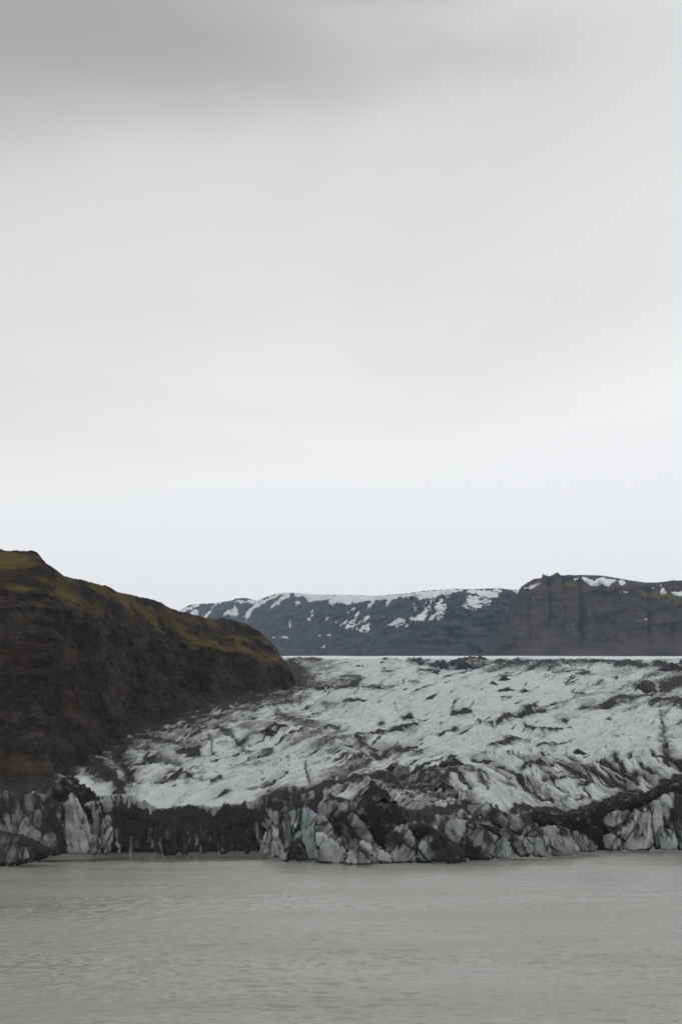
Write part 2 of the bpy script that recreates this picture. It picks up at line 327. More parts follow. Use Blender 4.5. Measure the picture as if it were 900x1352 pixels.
# ------------------------------------------------------------------ traced ash features on the ice: points (px, py), half width px, cover, height m
STROKES = [
 # left margin along the hill
 ([(40, 1055), (110, 1012), (150, 990), (215, 955), (300, 925), (395, 903)], 7, .95, 1.5),
 ([(140, 1005), (190, 985), (250, 965), (330, 938)], 8, .55, 1.0),
 ([(120, 1022), (150, 1030), (160, 1046)], 12, 1.0, 1.0), ([(150, 1000), (175, 1022), (172, 1040)], 8, .8, -1), ([(190, 1002), (235, 1004), (180, 1008)], 3, .8, -1),
 ([(170, 1015), (185, 1040)], 5, .9, -1), ([(225, 1036), (240, 1026), (250, 1032)], 5, 1.0, 1.0), ([(205, 1037), (222, 1030)], 5, .8, -1), ([(222, 1022), (229, 1017)], 2.5, .9, -1),
 ([(250, 995), (263, 993)], 4, 1, .8), ([(236, 996), (243, 995)], 3, .9, .5), ([(255, 971), (262, 969)], 3, .9, .5), ([(200, 968), (225, 968)], 3, .6, .5),
 ([(275, 975), (282, 994)], 2, .6, -.5), ([(288, 965), (300, 978)], 4, .7, -.5), ([(255, 1036), (268, 1033)], 1.5, .8, -.3), ([(280, 1035), (292, 1031)], 1.6, .9, -.3),
 ([(180, 975), (200, 978), (260, 970)], 3, .5, .5), ([(195, 985), (240, 985), (250, 980)], 4, .6, .5),
 # centre left
 ([(352, 970), (365, 965), (375, 968)], 4, 1.0, 1.0), ([(322, 967), (345, 965)], 4, .5, 1.0), ([(318, 983), (335, 976), (360, 973), (400, 962), (425, 966)], 2.5, .75, .5),
 ([(300, 976), (330, 991)], 2.5, .7, .4), ([(348, 995), (358, 994)], 3, .8, .4), ([(330, 1001), (345, 998)], 2, .6, 0), ([(300, 1015), (360, 1003), (410, 994)], 1.2, .55, -.3),
 ([(390, 958), (420, 962), (445, 970)], 5, .7, .8), ([(395, 975), (440, 990), (470, 1008), (455, 1030), (430, 1040)], 9, .45, .8), ([(405, 955), (425, 975), (433, 990)], 3, .6, .4),
 ([(357, 1036), (372, 1033), (380, 1027)], 2.2, .8, -.4), ([(405, 1012), (408, 1040)], 1.6, .7, -.4), ([(340, 1020), (350, 1026)], 1.6, .6, -.4),
 ([(430, 1036), (455, 1020), (480, 1005)], 4, .7, -.5), ([(425, 1038), (445, 1022)], 2, .7, -.5), ([(445, 1033), (490, 1003)], 3, .7, -.5), ([(460, 1008), (478, 998), (500, 995), (555, 994)], 3, .8, .5),
 ([(470, 985), (490, 990), (530, 988)], 4, .75, .6), ([(437, 988), (460, 985), (500, 973)], 2, .7, .3), ([(500, 972), (520, 967), (550, 965)], 3.2, 1.15, 1.0), ([(490, 975), (510, 971)], 2.5, .9, .4),
 ([(525, 993), (540, 989)], 2.8, 1.1, .8), ([(540, 989), (552, 985)], 1.4, .9, .3), ([(580, 975), (590, 970), (602, 965)], 1.9, 1.05, .5), ([(605, 973), (620, 969)], 1.3, .9, .3),
 # the dark apron above the front, centre
 ([(345, 1062), (370, 1054), (400, 1050), (440, 1044), (480, 1042), (520, 1040)], 6, .95, 1.5), ([(355, 1068), (400, 1062), (425, 1058)], 5, 1.1, .5),
 ([(470, 1040), (500, 1033), (520, 1045)], 9, .9, 1), ([(515, 1058), (540, 1050), (600, 1050)], 6, .55, .5), ([(500, 1040), (540, 1028), (600, 1026)], 4, .8, .5), ([(540, 1035), (580, 1030)], 4, .7, .5),
 ([(555, 1024), (575, 1021)], 3, .9, .7), ([(555, 1040), (590, 1040)], 5, .7, .6), ([(580, 1038), (587, 1032)], 4, 1, .8), ([(560, 1060), (600, 1058)], 4, .4, .4), ([(480, 1066), (540, 1078), (600, 1072), (618, 1066)], 6, 1.1, .8),
 ([(512, 1013), (522, 1012)], 2.5, .9, .5), ([(534, 1018), (539, 1017)], 1.5, .9, .4), ([(500, 1026), (535, 1022)], 3, .7, .4), ([(560, 1018), (620, 1022), (640, 1040)], 2, .6, .2),
 ([(583, 1010), (597, 1004), (605, 1010)], 2, .8, .5), ([(605, 1028), (620, 1048)], 3, .9, -.6), ([(630, 1026), (642, 1045)], 1.6, .8, -.5),
 # lower right, curving down to the right
 ([(622, 1008), (640, 1010), (662, 1014)], 2, .95, -.5), ([(640, 1014), (665, 1024), (690, 1042)], 2.2, .9, -.8), ([(655, 1020), (680, 1032), (695, 1045), (720, 1052)], 2.5, .9, -.8),
 ([(676, 1001), (690, 1014), (700, 1022)], 2, .85, -.5), ([(686, 1022), (692, 1020)], 2.4, .9, -.5), ([(600, 1022), (640, 1030), (680, 1042)], 1.5, .55, -.4),
 ([(717, 1002), (715, 1005)], 3.5, 1, -.8), ([(747, 998), (760, 1008), (768, 1020), (785, 1028), (820, 1036)], 2.2, .95, -.8), ([(757, 1005), (760, 1007)], 3, 1, -.8), ([(735, 1016), (760, 1028)], 4, .95, -.8),
 ([(700, 1014), (730, 1022)], 2.5, .85, -.6), ([(765, 1012), (785, 1024), (810, 1040), (850, 1048)], 2.2, .85, -.8), ([(795, 1002), (800, 1010), (808, 1018), (825, 1030), (840, 1040)], 1.8, .85, -.6),
 ([(809, 999), (813, 1010), (820, 1018), (838, 1030)], 3.0, 1.0, -.9), ([(850, 1020), (858, 1028)], 6, 1.0, -1.0), ([(843, 1012), (852, 1020)], 3, .8, -.6),
 ([(829, 1000), (831, 1004)], 1.8, .7, -.4), ([(860, 1002), (880, 1018)], 1.6, .7, -.4), ([(875, 990), (885, 1004), (900, 1016)], 4, 1.0, -1.0), ([(888, 1008), (905, 1018)], 6, 1.0, -1),
 ([(700, 1036), (740, 1036), (775, 1034), (800, 1042), (840, 1048)], 1.8, .75, -.5), ([(690, 1050), (715, 1060), (728, 1062)], 2.4, .9, -.6), ([(765, 1042), (775, 1040)], 2.6, .95, -.5), ([(770, 1045), (780, 1058)], 1.8, .8, -.5),
 ([(640, 1047), (690, 1060)], 1.5, .4, -.3), ([(720, 1030), (752, 1030), (790, 1037)], 1.4, .6, -.4), ([(740, 1062), (770, 1058), (800, 1068)], 2, .6, .4),
 ([(660, 1005), (700, 1010), (740, 1013)], 1.3, .45, -.3), ([(625, 1018), (660, 1030), (700, 1042), (740, 1048)], 1.4, .5, -.4), ([(780, 1010), (830, 1022), (870, 1040)], 1.4, .5, -.4),
 # dark bank above the right front
 ([(685, 1076), (722, 1075), (745, 1082), (783, 1068), (800, 1062), (826, 1056), (850, 1053), (868, 1046), (892, 1036), (920, 1034)], 6, 1.0, 1.2), ([(700, 1085), (760, 1095), (790, 1090)], 14, .8, 0),
 # middle
 ([(455, 929), (470, 927), (490, 928)], 1.8, .9, .5), ([(395, 912), (440, 910), (490, 908), (520, 909)], 2.4, .85, .6), ([(380, 905), (420, 908), (460, 900)], 4, .7, .8), ([(365, 935), (395, 928), (405, 924)], 4, .7, .7),
 ([(430, 932), (460, 930)], 4, .6, .6), ([(370, 945), (400, 952), (415, 956)], 4, .7, .6), ([(540, 945), (536, 947)], 4, 1.0, .6), ([(500, 956), (507, 954)], 2, 1, .4), ([(540, 946), (548, 958)], 1.2, .6, 0),
 ([(450, 897), (475, 895)], 1.6, .8, .4), ([(505, 888), (520, 887)], 1.6, .8, .4), ([(540, 902), (552, 902)], 1.5, .8, .4), ([(480, 915), (520, 912)], 2, .6, .3), ([(360, 925), (385, 920)], 4, .7, .6), ([(375, 890), (420, 885), (440, 876)], 7, .55, 1.0), ([(385, 880), (410, 900)], 8, .6, 1.2),
 ([(596, 942), (612, 940), (622, 943)], 2.4, 1.0, .6), ([(595, 938), (600, 930)], 1.2, .8, .3), ([(620, 942), (625, 933)], 1, .8, .2), ([(520, 930), (524, 938)], 1, .7, .2), ([(540, 930), (545, 926)], 1, .7, .2),
 ([(655, 956), (665, 950), (688, 944), (700, 940)], 3.6, 1.05, .8), ([(690, 943), (720, 937)], 1.6, .9, .4), ([(700, 938), (705, 933)], 3, .9, .5), ([(640, 955), (650, 958)], 1.8, .8, .3), ([(728, 931), (735, 930)], 1.8, .8, .3),
 ([(645, 994), (655, 992), (668, 985), (680, 980)], 2.2, 1.05, .6), ([(680, 980), (692, 977)], 1.1, .8, .3), ([(640, 955), (630, 951)], 1.2, .7, 0), ([(735, 950), (742, 952), (748, 956)], 4, .95, -.6), ([(692, 966), (694, 968)], 3, .9, -.5), ([(700, 968), (710, 970)], 2.5, .8, .4),
 ([(700, 970), (730, 968), (754, 965)], 1.5, .85, .4), ([(712, 985), (733, 984)], 1.6, .9, .3), ([(715, 992), (735, 994)], 1, .6, 0), ([(738, 984), (760, 975)], 1.2, .6, .2),
 ([(672, 914), (705, 914)], 1.2, .6, .3), ([(662, 926), (675, 925)], 1.4, .9, .4), ([(672, 934), (686, 932)], 1.2, .7, .3), ([(633, 930), (642, 926)], 1.4, .7, .3),
 # upper right, streaks rising to the right
 ([(766, 939), (790, 935), (815, 928), (835, 924)], 3.2, .95, .7), ([(812, 925), (830, 924)], 2.6, 1, .5), ([(700, 940), (760, 922), (800, 915), (840, 905)], 1.3, .6, .3), ([(835, 922), (870, 916), (905, 908)], 2.0, .9, .4),
 ([(872, 912), (885, 907), (905, 898)], 6, 1.15, 1.6), ([(858, 932), (870, 929), (890, 925)], 3, .95, .6), ([(892, 930), (905, 926)], 5, 1.1, 1.0), ([(840, 938), (870, 936), (895, 930)], 1.4, .6, .2), ([(884, 940), (872, 955), (878, 980), (875, 990)], 2.2, .6, -.4),
 ([(838, 909), (850, 905), (860, 908)], 3.2, 1.05, .9), ([(845, 918), (800, 924)], 1.4, .6, .2), ([(758, 893), (775, 890)], 2.4, .8, .5), ([(745, 905), (755, 902)], 1.6, .8, .4), ([(786, 905), (792, 902)], 2, .8, .4), ([(757, 915), (772, 918)], 1.8, .7, .3),
 ([(730, 889), (770, 888)], 1.2, .7, .3), ([(800, 952), (805, 949)], 1.5, .8, .3), ([(870, 952), (876, 962), (872, 972)], 3, .7, -.3), ([(760, 895), (800, 890), (840, 888)], 2, .45, .4), ([(855, 895), (870, 890)], 3, .7, .5), ([(808, 978), (816, 984)], 1.2, .7, 0), ([(848, 978), (860, 980)], 1, .6, 0),
 # jagged dark moraine along the upper edge
 ([(540, 873), (556, 878), (566, 882), (590, 882), (612, 878)], 2.2, 1.05, 2.0), ([(575, 880), (586, 876)], 2.4, 1.05, 2.5), ([(595, 880), (614, 873), (640, 873)], 3, 1.15, 3.5), ([(552, 889), (580, 887)], 1.5, .9, .8), ([(610, 884), (640, 880)], 3, .7, 1.2),
 ([(655, 878), (680, 876), (710, 876), (740, 876)], 2.6, 1.0, 2.5), ([(640, 884), (700, 882), (740, 882)], 3, .6, 1.2), ([(738, 876), (770, 875), (800, 876), (830, 875)], 1.8, 1.0, 2.2), ([(812, 881), (830, 878), (852, 880)], 2.6, 1.05, 2.0), ([(866, 880), (880, 882), (905, 888), (950, 892)], 4, 1.15, 3.0),
 ([(700, 878), (740, 880)], 4, .5, 1.0), ([(500, 870), (512, 871), (524, 871)], 1.0, 1.0, 1.6), ([(455, 871), (470, 871)], .8, .8, .8), ([(372, 873), (400, 873), (424, 874)], 2.2, .8, 1.5), ([(655, 896), (672, 895)], 2, .9, .8),
 ([(900, 960), (950, 950)], 5, .8, 1), ([(-60, 1040), (60, 1046)], 14, 1.2, 1),
]

NC, NR, NF = 1180, 520, 44
pxs = np.linspace(-120, 1020, NC)
yt, lip, dl = front(pxs)
lip = lip + 3.2 * fbm(pxs / 17, 0 * pxs, 4, 15) * (1 - 0.6 * sstep(340, 420, pxs))
rows_t = np.linspace(0, 1, NR)
Yg = np.zeros((NR, NC)); PYg = np.zeros((NR, NC))
for j in range(NR):
    # uniform in pixel rows below 872, then a few rows on the flat far snowfield
    t = rows_t[j] / 0.93
    py = lip + (872.5 - lip) * t if t <= 1 else 872.5 + (866 - 872.5) * (t - 1) / (1 / 0.93 - 1) + 0 * lip
    Yg[j] = base_y_of_row(pxs, py); PYg[j] = py
Yg = np.maximum(Yg, (yt + dl)[None])
PXg = np.repeat(pxs[None], NR, 0)
Xg, _, Zg = at(PXg, PYg, Yg)

def segdist(px, py, pts):
    d = np.full(px.shape, 1e9)
    for (x0, y0), (x1, y1) in zip(pts[:-1], pts[1:]):
        vx, vy = x1 - x0, y1 - y0; L = vx * vx + vy * vy + 1e-9
        t = np.clip(((px - x0) * vx + (py - y0) * vy) / L, 0, 1)
        d = np.minimum(d, np.hypot(px - x0 - t * vx, py - y0 - t * vy))
    return d

# flow direction of the ice: streaks run away to the right, near the right front they swing away to the left
swing = sstep(540, 660, PXg) * sstep(994, 1014, PYg)
ang = np.where(True, math.radians(74) + swing * math.radians(42), 0)
c0, s0 = np.cos(math.radians(76)), np.sin(math.radians(76)); c1, s1 = np.cos(math.radians(118)), np.sin(math.radians(118))
def flow(c, s):
    return Xg * c + Yg * s, -Xg * s + Yg * c          # along, across
wa = 14 * fbm(Xg / 90, Yg / 140, 3, 3); wb = 9 * fbm(Xg / 70, Yg / 110, 3, 31)
def streak_noise(fun, la, lx, octv, seed):
    a0, b0 = flow(c0, s0); a1, b1 = flow(c1, s1)
    return fun((a0 + wa) / la, (b0 + wb) / lx, octv, seed) * (1 - swing) + fun((a1 + wa) / la, (b1 + wb) / lx, octv, seed + 5) * swing
big = streak_noise(fbm, 120, 34, 2, 11)
med = streak_noise(ridged, 46, 11, 3, 40)
sml = streak_noise(ridged, 13, 3.6, 3, 77)
iso = fbm(Xg / 16, Yg / 16, 4, 90)
near = 1 - sstep(500, 1100, Yg)
fade_lip = sstep(0, 26, Yg - (yt + dl)[None])
snowfield = sstep(1800, 2050, Yg)
amp = (1 - snowfield)
Hn = (3.0 * big + (1.0 + 0.5 * swing) * med + 0.36 * sml * (0.5 + near) + 0.8 * iso) * amp * (0.30 + 0.70 * fade_lip)
Hn += 0.5 * fbm(Xg / 80, Yg / 300, 2, 5) * snowfield
# ash cover
jit_x = 7.0 * fbm(Xg / 20, Yg / 55, 4, 121); jit_y = 3.0 * fbm(Xg / 22, Yg / 60, 4, 133)
hf = fbm(Xg / 2.6, Yg / 9, 3, 141); mf = fbm(Xg / 9, Yg / 30, 3, 147)
ash = np.zeros_like(Xg); feat_h = np.zeros_like(Xg); dust = np.zeros_like(Xg)
for pts, w, s, h in STROKES:
    bx0 = min(p[0] for p in pts) - 5 * w - 12; bx1 = max(p[0] for p in pts) + 5 * w + 12
    by0 = min(p[1] for p in pts) - 5 * w - 12; by1 = max(p[1] for p in pts) + 5 * w + 12
    m = (PXg > bx0) & (PXg < bx1) & (PYg > by0) & (PYg < by1)
    if not m.any(): continue
    k = 0.25 + 0.75 * min(1, w / 5)
    d = segdist(PXg[m] + jit_x[m] * k, PYg[m] + jit_y[m] * k, pts) / w
    dd = d + 0.55 * hf[m] + 0.35 * mf[m]
    ash[m] = np.maximum(ash[m], s * (1 - sstep(0.2, 1.7, dd)) * (0.9 + 0.35 * mf[m]))
    dust[m] = np.maximum(dust[m], 0.75 * s * np.exp(-(dd / 2.1) ** 2))
    feat_h[m] += h * np.exp(-(d / 1.1) ** 2)
# loose streaks everywhere, denser where the ice is dirtier
dens = np.full_like(Xg, 0.20)
def blob(cx, cy, rx, ry, v):
    global dens
    dens = dens + v * np.exp(-((PXg - cx) / rx) ** 2 - ((PYg - cy) / ry) ** 2)
blob(150, 1000, 90, 26, .30); blob(220, 965, 90, 26, .34); blob(330, 935, 90, 22, .34); blob(400, 890, 60, 20, .34); blob(700, 879, 190, 6, .40); blob(480, 1010, 60, 26, .28)
blob(545, 1045, 75, 20, .50); blob(780, 1030, 150, 26, .24); blob(850, 900, 90, 26, .22); blob(640, 1062, 60, 14, .12); blob(420, 975, 60, 18, .24); blob(300, 1030, 60, 18, -.04); blob(800, 968, 90, 20, -.12); blob(640, 985, 70, 14, -.10)
hill_d = segdist(PXg, PYg, [(40, 1050), (110, 1018), (150, 990), (215, 955), (300, 926), (395, 906), (385, 880)])
dens = dens + 0.42 * np.exp(-(hill_d / 15) ** 2)
st1 = streak_noise(ridged, 60, 5.0, 3, 151) * 0.5 + 0.5 * streak_noise(ridged, 22, 2.2, 3, 171)
st2 = fbm(Xg / 9, Yg / 22, 4, 181); st3 = streak_noise(fbm, 200, 6, 4, 187)
hollow = -0.5 * med - 0.25 * sml
loose = sstep(0.62, 1.30, 0.42 * st1 + 0.40 * st2 + 0.26 * hollow + 1.15 * dens) * (0.30 + 0.85 * dens)
# flow lines of the fanning tongue, in bearing and distance: they sweep away to the right, near the right front to the left
lw0 = 9 * fbm(PXg / 190, PYg / 60, 3, 192); lw1 = 0.8 * fbm(PXg / 30, PYg / 12, 3, 194)
BA0, BL0 = (PXg + 2.9 * PYg) * 0.36 + lw0 + lw1, (PXg * 0.95 - PYg * 0.33) * 0.36
BA1, BL1 = (PXg - 1.7 * PYg) * 0.36 + 0.5 * lw0 + lw1, (PXg * 0.8 + PYg * 0.5) * 0.36
def fan(la, lx, octv, seed, gain=0.45):
    return (1 - swing) * fbm(BL0 / la, BA0 / lx, octv, seed, gain) + swing * fbm(BL1 / la, BA1 / lx, octv, seed + 5, gain)
def crack(la, lx, seed, wid):
    """thin long lines following the flow, and a one sided smear beside them"""
    v = fan(la, lx, 3, seed, 0.28)
    return 1 - sstep(0.2 * wid, wid, np.abs(v)), sstep(-0.02, 0.06, v) * (1 - sstep(0.05, 0.45, v))
st3 = 0.45 * st3 + 0.75 * fan(60, 4.5, 4, 189)
clus = fbm(Xg / 45, Yg / 160, 3, 195)
k1 = sstep(-0.45, 0.25, clus); k2 = sstep(-0.25, 0.45, -clus + 1.2 * (dens - .25)); k3 = sstep(-0.15, 0.45, clus + 1.3 * (dens - .25)) * (1 - 0.6 * sstep(800, 1100, Yg))
cr1, sm1 = crack(230, 15, 1191, 0.075); cr2, sm2 = crack(140, 7.5, 1193, 0.095); cr3, sm3 = crack(70, 3.6, 1197, 0.13)
brk = np.clip(0.85 + 0.8 * fbm(PXg / 60, PYg / 18, 3, 199), 0, 1.25)
lines = np.maximum(np.maximum(1.0 * cr1 * k1, 0.9 * cr2 * k2), 0.8 * cr3 * k3) * brk
smear = np.maximum(np.maximum(sm1 * k1, 0.8 * sm2 * k2), 0.6 * sm3 * k3)
feat_h -= (1.1 * cr1 * k1 + 0.6 * cr2 * k2 + 0.3 * cr3 * k3) * amp
specks = sstep(0.72, 1.05, fan(7, 1.9, 3, 201) * 1.1 + 0.55 * dens) * 0.7
ash = np.maximum(ash, np.clip(loose, 0, 1.1))
ash = np.maximum(ash, lines * np.clip(0.66 + 1.0 * dens, 0, 1.1))
ash = np.maximum(ash, specks * (1 - sstep(1500, 1700, Yg)))
dust = np.clip(np.maximum(dust, 0.0) + 0.52 * dens + 0.30 * st3 + 0.20 * st2 + 0.16 * hollow + 0.55 * smear * (0.5 + dens) + 0.0, 0, 1)
far_cut = 1 - sstep(1760, 1900, Yg)
ash *= far_cut; dust *= far_cut
rough_dark = 1.6 * np.clip(fbm(Xg / 7, Yg / 10, 4, 211), -0.4, 1) * sstep(1250, 1480, Yg) * (1 - sstep(1760, 1850, Yg)) * np.clip(ash, 0, 1)
Zs = Zg + Hn + feat_h * (1 - 0.4 * sstep(1200, 1700, Yg)) + rough_dark * 2.0
# front face rows, from just under the water up to the lip
tf = np.linspace(0, 1, NF)[:-1][:, None]
Yf = yt[None] + dl[None] * (tf ** 1.5) ; zl = Zs[0][None]
Zf = -1.5 + (zl + 1.5) * tf
Xf = (pxs[None] - CX) / F * (Yf * CP) * 1.0
Xf = at(np.repeat(pxs[None], NF - 1, 0), np.repeat(lip[None], NF - 1, 0) + 30 * (1 - tf), Yf)[0]
flute = ridged(Xf / 6.5 + 0.3 * fbm(Xf / 9, Zf / 9, 2, 7), Zf / 40, 3, 221); lump = fbm(Xf / 5, Zf / 4, 4, 231)
env = np.sin(np.clip(tf, 0, 1) * math.pi) ** 0.5
Yf2 = Yf - (1.8 * flute + 1.0 * lump) * env
pale = sstep(0.15, 0.6, fbm(Xf / 1.5, Zf / 12, 3, 241)) * (1 - sstep(0.35, 0.6, tf))
notch = sstep(140, 165, pxs)[None] * (1 - sstep(335, 355, pxs))[None]
ashf = np.clip(1.12 + 0.25 * lump - 0.30 * pale - (1 - notch) * (0.42 + 0.5 * fbm(Xf / 3, Zf / 5, 3, 251)), 0.0, 1.3) * np.ones_like(Xf)
drape = sstep(0.0, 0.16, tf - 0.84 + 0.16 * fbm(Xf / 2.6, Zf / 9, 3, 255) + 0.10 * fbm(Xf / 9, Zf / 20, 2, 257))
ashf = ashf * (1 - drape * notch) + 0.30 * drape * notch
seams = sstep(0.75, 0.95, 1 - np.abs(fbm(Xf / 30, Zf / 2.2, 3, 259)))
ashf = ashf - 0.12 * seams * notch
ashf = ashf - notch * 0.34 * sstep(0.5, 1.2, flute + 0.3 * lump) * (1 - sstep(0.5, 0.85, tf))
dustf = 0.8 + 0.35 * fbm(Xf / 1.2, Zf / 8, 3, 261)
V = np.concatenate([np.stack([Xf, Yf2, Zf], -1), np.stack([Xg, Yg, Zs], -1)], 0)
A = np.concatenate([ashf, ash], 0)
lipmix = np.zeros_like(A)
# the lip of clean ice hangs a little over the dirty wall
GF = grid_faces(V.shape[0], NC)
glacier = mesh_obj('glacier', V, GF, M_GLACIER, attrs={'ash': A, 'blue': np.zeros_like(A), 'dust': np.concatenate([dustf, dust], 0), 'snow': np.concatenate([0 * Xf, snowfield], 0)})
tag(glacier, 'ash streaked grey white glacier tongue sloping down to the lake', kind='structure')
g_bvh = bvh_of(V, GF)

# ------------------------------------------------------------------ lake and ground
gx = np.array([-9000, 9000]); gy = np.array([-600, 14000])
tag(mesh_obj('ground', [(x, y, -4.0) for y in gy for x in gx], grid_faces(2, 2), M_ASH), 'dark gravel bed under the lake and mountains', kind='structure')
lc = np.concatenate([[-900, -300], np.linspace(-70, 970, 560), [1200, 1900]])
lpy = np.concatenate([[1900, 1560, 1420], np.linspace(1362, 1106, 470), [1085, 1070]])
LPX, LPY = np.meshgrid(lc, lpy)
LY = water_y(LPY); LX = at(LPX, LPY, LY)[0]
ytl = np.interp(LPX, pxs, yt)
calm = sstep(-60, -44, LY - ytl + 5 * fbm(LX / 18, LY / 12, 3, 301)) * sstep(95, 130, LPX) * (1 - sstep(470, 520, LPX)) * (0.75 + 0.25 * sstep(-0.3, 0.2, fbm(LX / 14, LY / 3, 3, 311)))
calm = np.maximum(calm, 0.7 * sstep(-10, -3, LY - ytl))
wv = 0.050 * fbm(LX / 2.6 + 0.4 * fbm(LX / 9, LY / 9, 2, 321), LY / 1.5, 3, 331) + 0.05 * fbm(LX / 7.0, LY / 3.8, 2, 341) + 0.04 * n2(LX / 20, LY / 11, 351)
gust = 0.55 + 0.45 * sstep(-0.5, 0.5, fbm(LX / 60, LY / 28, 3, 361))
wv = wv + 0.055 * ridged(LX / 4.2 + 0.5 * fbm(LX / 11, LY / 9, 2, 371), LY / 1.9 + LX / 40, 2, 377)
wv = wv * gust * (1 - 0.95 * calm) * (2.3 - 1.1 * sstep(260, 380, LY))
lake = mesh_obj('lake', np.stack([LX, LY, wv], -1), grid_faces(*LX.shape), M_WATER, attrs={'calm': calm})
tag(lake, 'rippled grey silty lake in front of the glacier', kind='structure')

# ------------------------------------------------------------------ mountains and hill as lofts between a foot line and a crest line
def loft(px, crest_py, foot_py, foot_Y, crest_Y, nt, prof, back=(0.0, 1.0)):
    """rows from foot to crest and on down the far side"""
    fx, fy, fz = at(px, foot_py, foot_Y); cx, cy, cz = at(px, crest_py, crest_Y)
    t = np.linspace(0, 1, nt)[:, None]
    h, d = prof(t)
    X = fx + (cx - fx) * d; Y = fy + (cy - fy) * d; Z = fz + (cz - fz) * h
    nb = 10; tb = np.linspace(0, 1, nb + 1)[1:][:, None]
    bd = back[1]
    Xb = cx + (cx / cy) * bd * tb; Yb = cy + bd * tb; Zb = cz - back[0] * (tb ** 1.5)
    return np.concatenate([X, Xb]), np.concatenate([Y, Yb]), np.concatenate([Z, Zb]), np.concatenate([t + 0 * X[:nt], 1 + tb + 0 * Xb])

HILL_CREST = [(-400, 640), (-200, 690), (-90, 715), (-30, 722), (0, 725), (8, 727), (22, 728), (40, 726), (50, 730), (57, 738), (61, 744), (75, 752), (86, 761), (100, 764), (115, 767), (128, 771), (140, 773), (155, 781), (180, 787), (200, 791), (214, 796), (225, 803), (240, 808), (262, 813), (280, 817), (292, 815.5), (318, 821), (330, 826), (342, 834), (354, 843), (360, 850), (366, 857), (371, 868), (377, 874), (382, 888), (388, 897), (397, 903), (412, 907)]
hp = np.concatenate([np.linspace(-400, -62, 50), np.linspace(-60, 412, 520)])
crest = smooth_curve(hp, HILL_CREST, 0.8) + (1.3 * fbm(hp / 14, 0 * hp, 4, 19) + 0.6 * fbm(hp / 3.5, 0 * hp + 5, 3, 23)) * (1 - sstep(370, 395, hp))
HILL_FOOT = [(-400, 1082), (-60, 1066), (0, 1056), (60, 1046), (110, 1020), (150, 992), (210, 956), (300, 926), (360, 913), (395, 906), (412, 906.5)]
foot = interp(hp, HILL_FOOT) + 3
footY = base_y_of_row(hp, np.minimum(foot, 1050.)) + 2
footY = np.where(hp < 60, np.interp(hp, [-400, 60], [430, footY[np.argmin(abs(hp - 60))]]), footY)
hz = zat(crest, footY) - zat(foot, footY)
crestY = footY + 1.55 * np.maximum(hz, 0.5) + 6
def prof_hill(t):
    return t ** 0.95 * 0.9 + 0.1 * t ** 3, t
HX, HY, HZ, HT = loft(hp, crest, foot, footY, crestY, 210, prof_hill, (30, 160))
HPX, HPY = pix(HX, HY, HZ)
edge = np.sin(np.clip(HT, 0, 1) * math.pi) ** 0.6 * (HT <= 1) * (1 - 0.9 * sstep(372, 405, HPX))
dn = HX * 0.55 - HY * 0.0; 
HS = 0.97 * HY + 0.12 * HX                                     # along the strike of the slope
gul = ridged(HS / 70 + 0.8 * fbm(HS / 60, HZ / 40, 4, 411), HZ / 160, 3, 401)
rough = fbm(HS / 46, HZ / 15, 5, 421); ledge = fbm(HS / 120 + HZ / 90, HZ / 9, 4, 431); rough2 = fbm(HS / 120, HZ / 45, 4, 427); patchy = fbm(HS / 40, HZ / 8, 4, 447)
crag = np.clip(ridged(HS / 34, HZ / 11, 4, 453) - 0.55, -0.5, 1.2)
out = (1.6 * gul + 3.4 * rough + 3.2 * ledge + 8.0 * rough2 + 2.4 * crag) * edge
HX2 = HX + 0.55 * out; HY2 = HY - 0.75 * out; HZ2 = HZ + 0.30 * out + 0.8 * fbm(HX / 6, HY / 8, 4, 441) * np.clip(edge + .25, 0, 1)
def pblob(PX, PY, lst):
    s = np.zeros_like(PX)
    for cx, cy, rx, ry, rot, v in lst:
        c, q = math.cos(math.radians(rot)), math.sin(math.radians(rot))
        a = (PX - cx) * c + (PY - cy) * q; b = -(PX - cx) * q + (PY - cy) * c
        s = s + v * np.exp(-(a / rx) ** 2 - (b / ry) ** 2)
    return s
moss = pblob(HPX, HPY, [(10, 745, 40, 9, 12, .9), (45, 756, 32, 8, 25, .8), (0, 738, 30, 5, 5, .5), (105, 771, 26, 6, 18, .7), (95, 786, 30, 5, 25, .4), (150, 788, 30, 5, 15, .6), (185, 802, 22, 6, 20, .9), (215, 826, 26, 10, 30, .75), (250, 848, 40, 9, 25, .65),
        (290, 856, 40, 10, 20, .6), (330, 868, 40, 9, 15, .7), (355, 870, 20, 6, 0, .5), (300, 828, 30, 7, 15, .45), (45, 805, 20, 8, 40, .45), (80, 795, 30, 8, 20, .4), (25, 782, 26, 6, 10, .4), (120, 800, 40, 8, 30, .35), (282, 893, 16, 4, 10, .45), (5, 815, 20, 10, 0, .3),
        (20, 985, 40, 30, 20, .26), (60, 960, 40, 20, 40, .15), (340, 845, 20, 10, 30, .3), (-60, 760, 60, 25, 0, .6), (-150, 760, 80, 40, 0, .5)])
moss = moss * np.clip(0.85 + 1.0 * patchy + 0.6 * ledge, 0.1, 1.5) + (0.35 * rough + 0.35 * patchy) * sstep(0.3, 0.85, HT) + 0.27 * sstep(0.45, 0.9, HT)
rock = np.clip(0.1 + 0.8 * sstep(0.05, 0.6, -rough + 0.3 * gul) + 0.6 * sstep(.1, .5, crag), 0, 1)
hill = mesh_obj('hill', np.stack([HX2, HY2, HZ2], -1), grid_faces(*HX.shape), M_HILL, attrs={'moss': np.clip(moss, 0, 1.2), 'rock': rock})
tag(hill, 'dark brown hillside with yellow green moss beside the glacier', kind='structure')

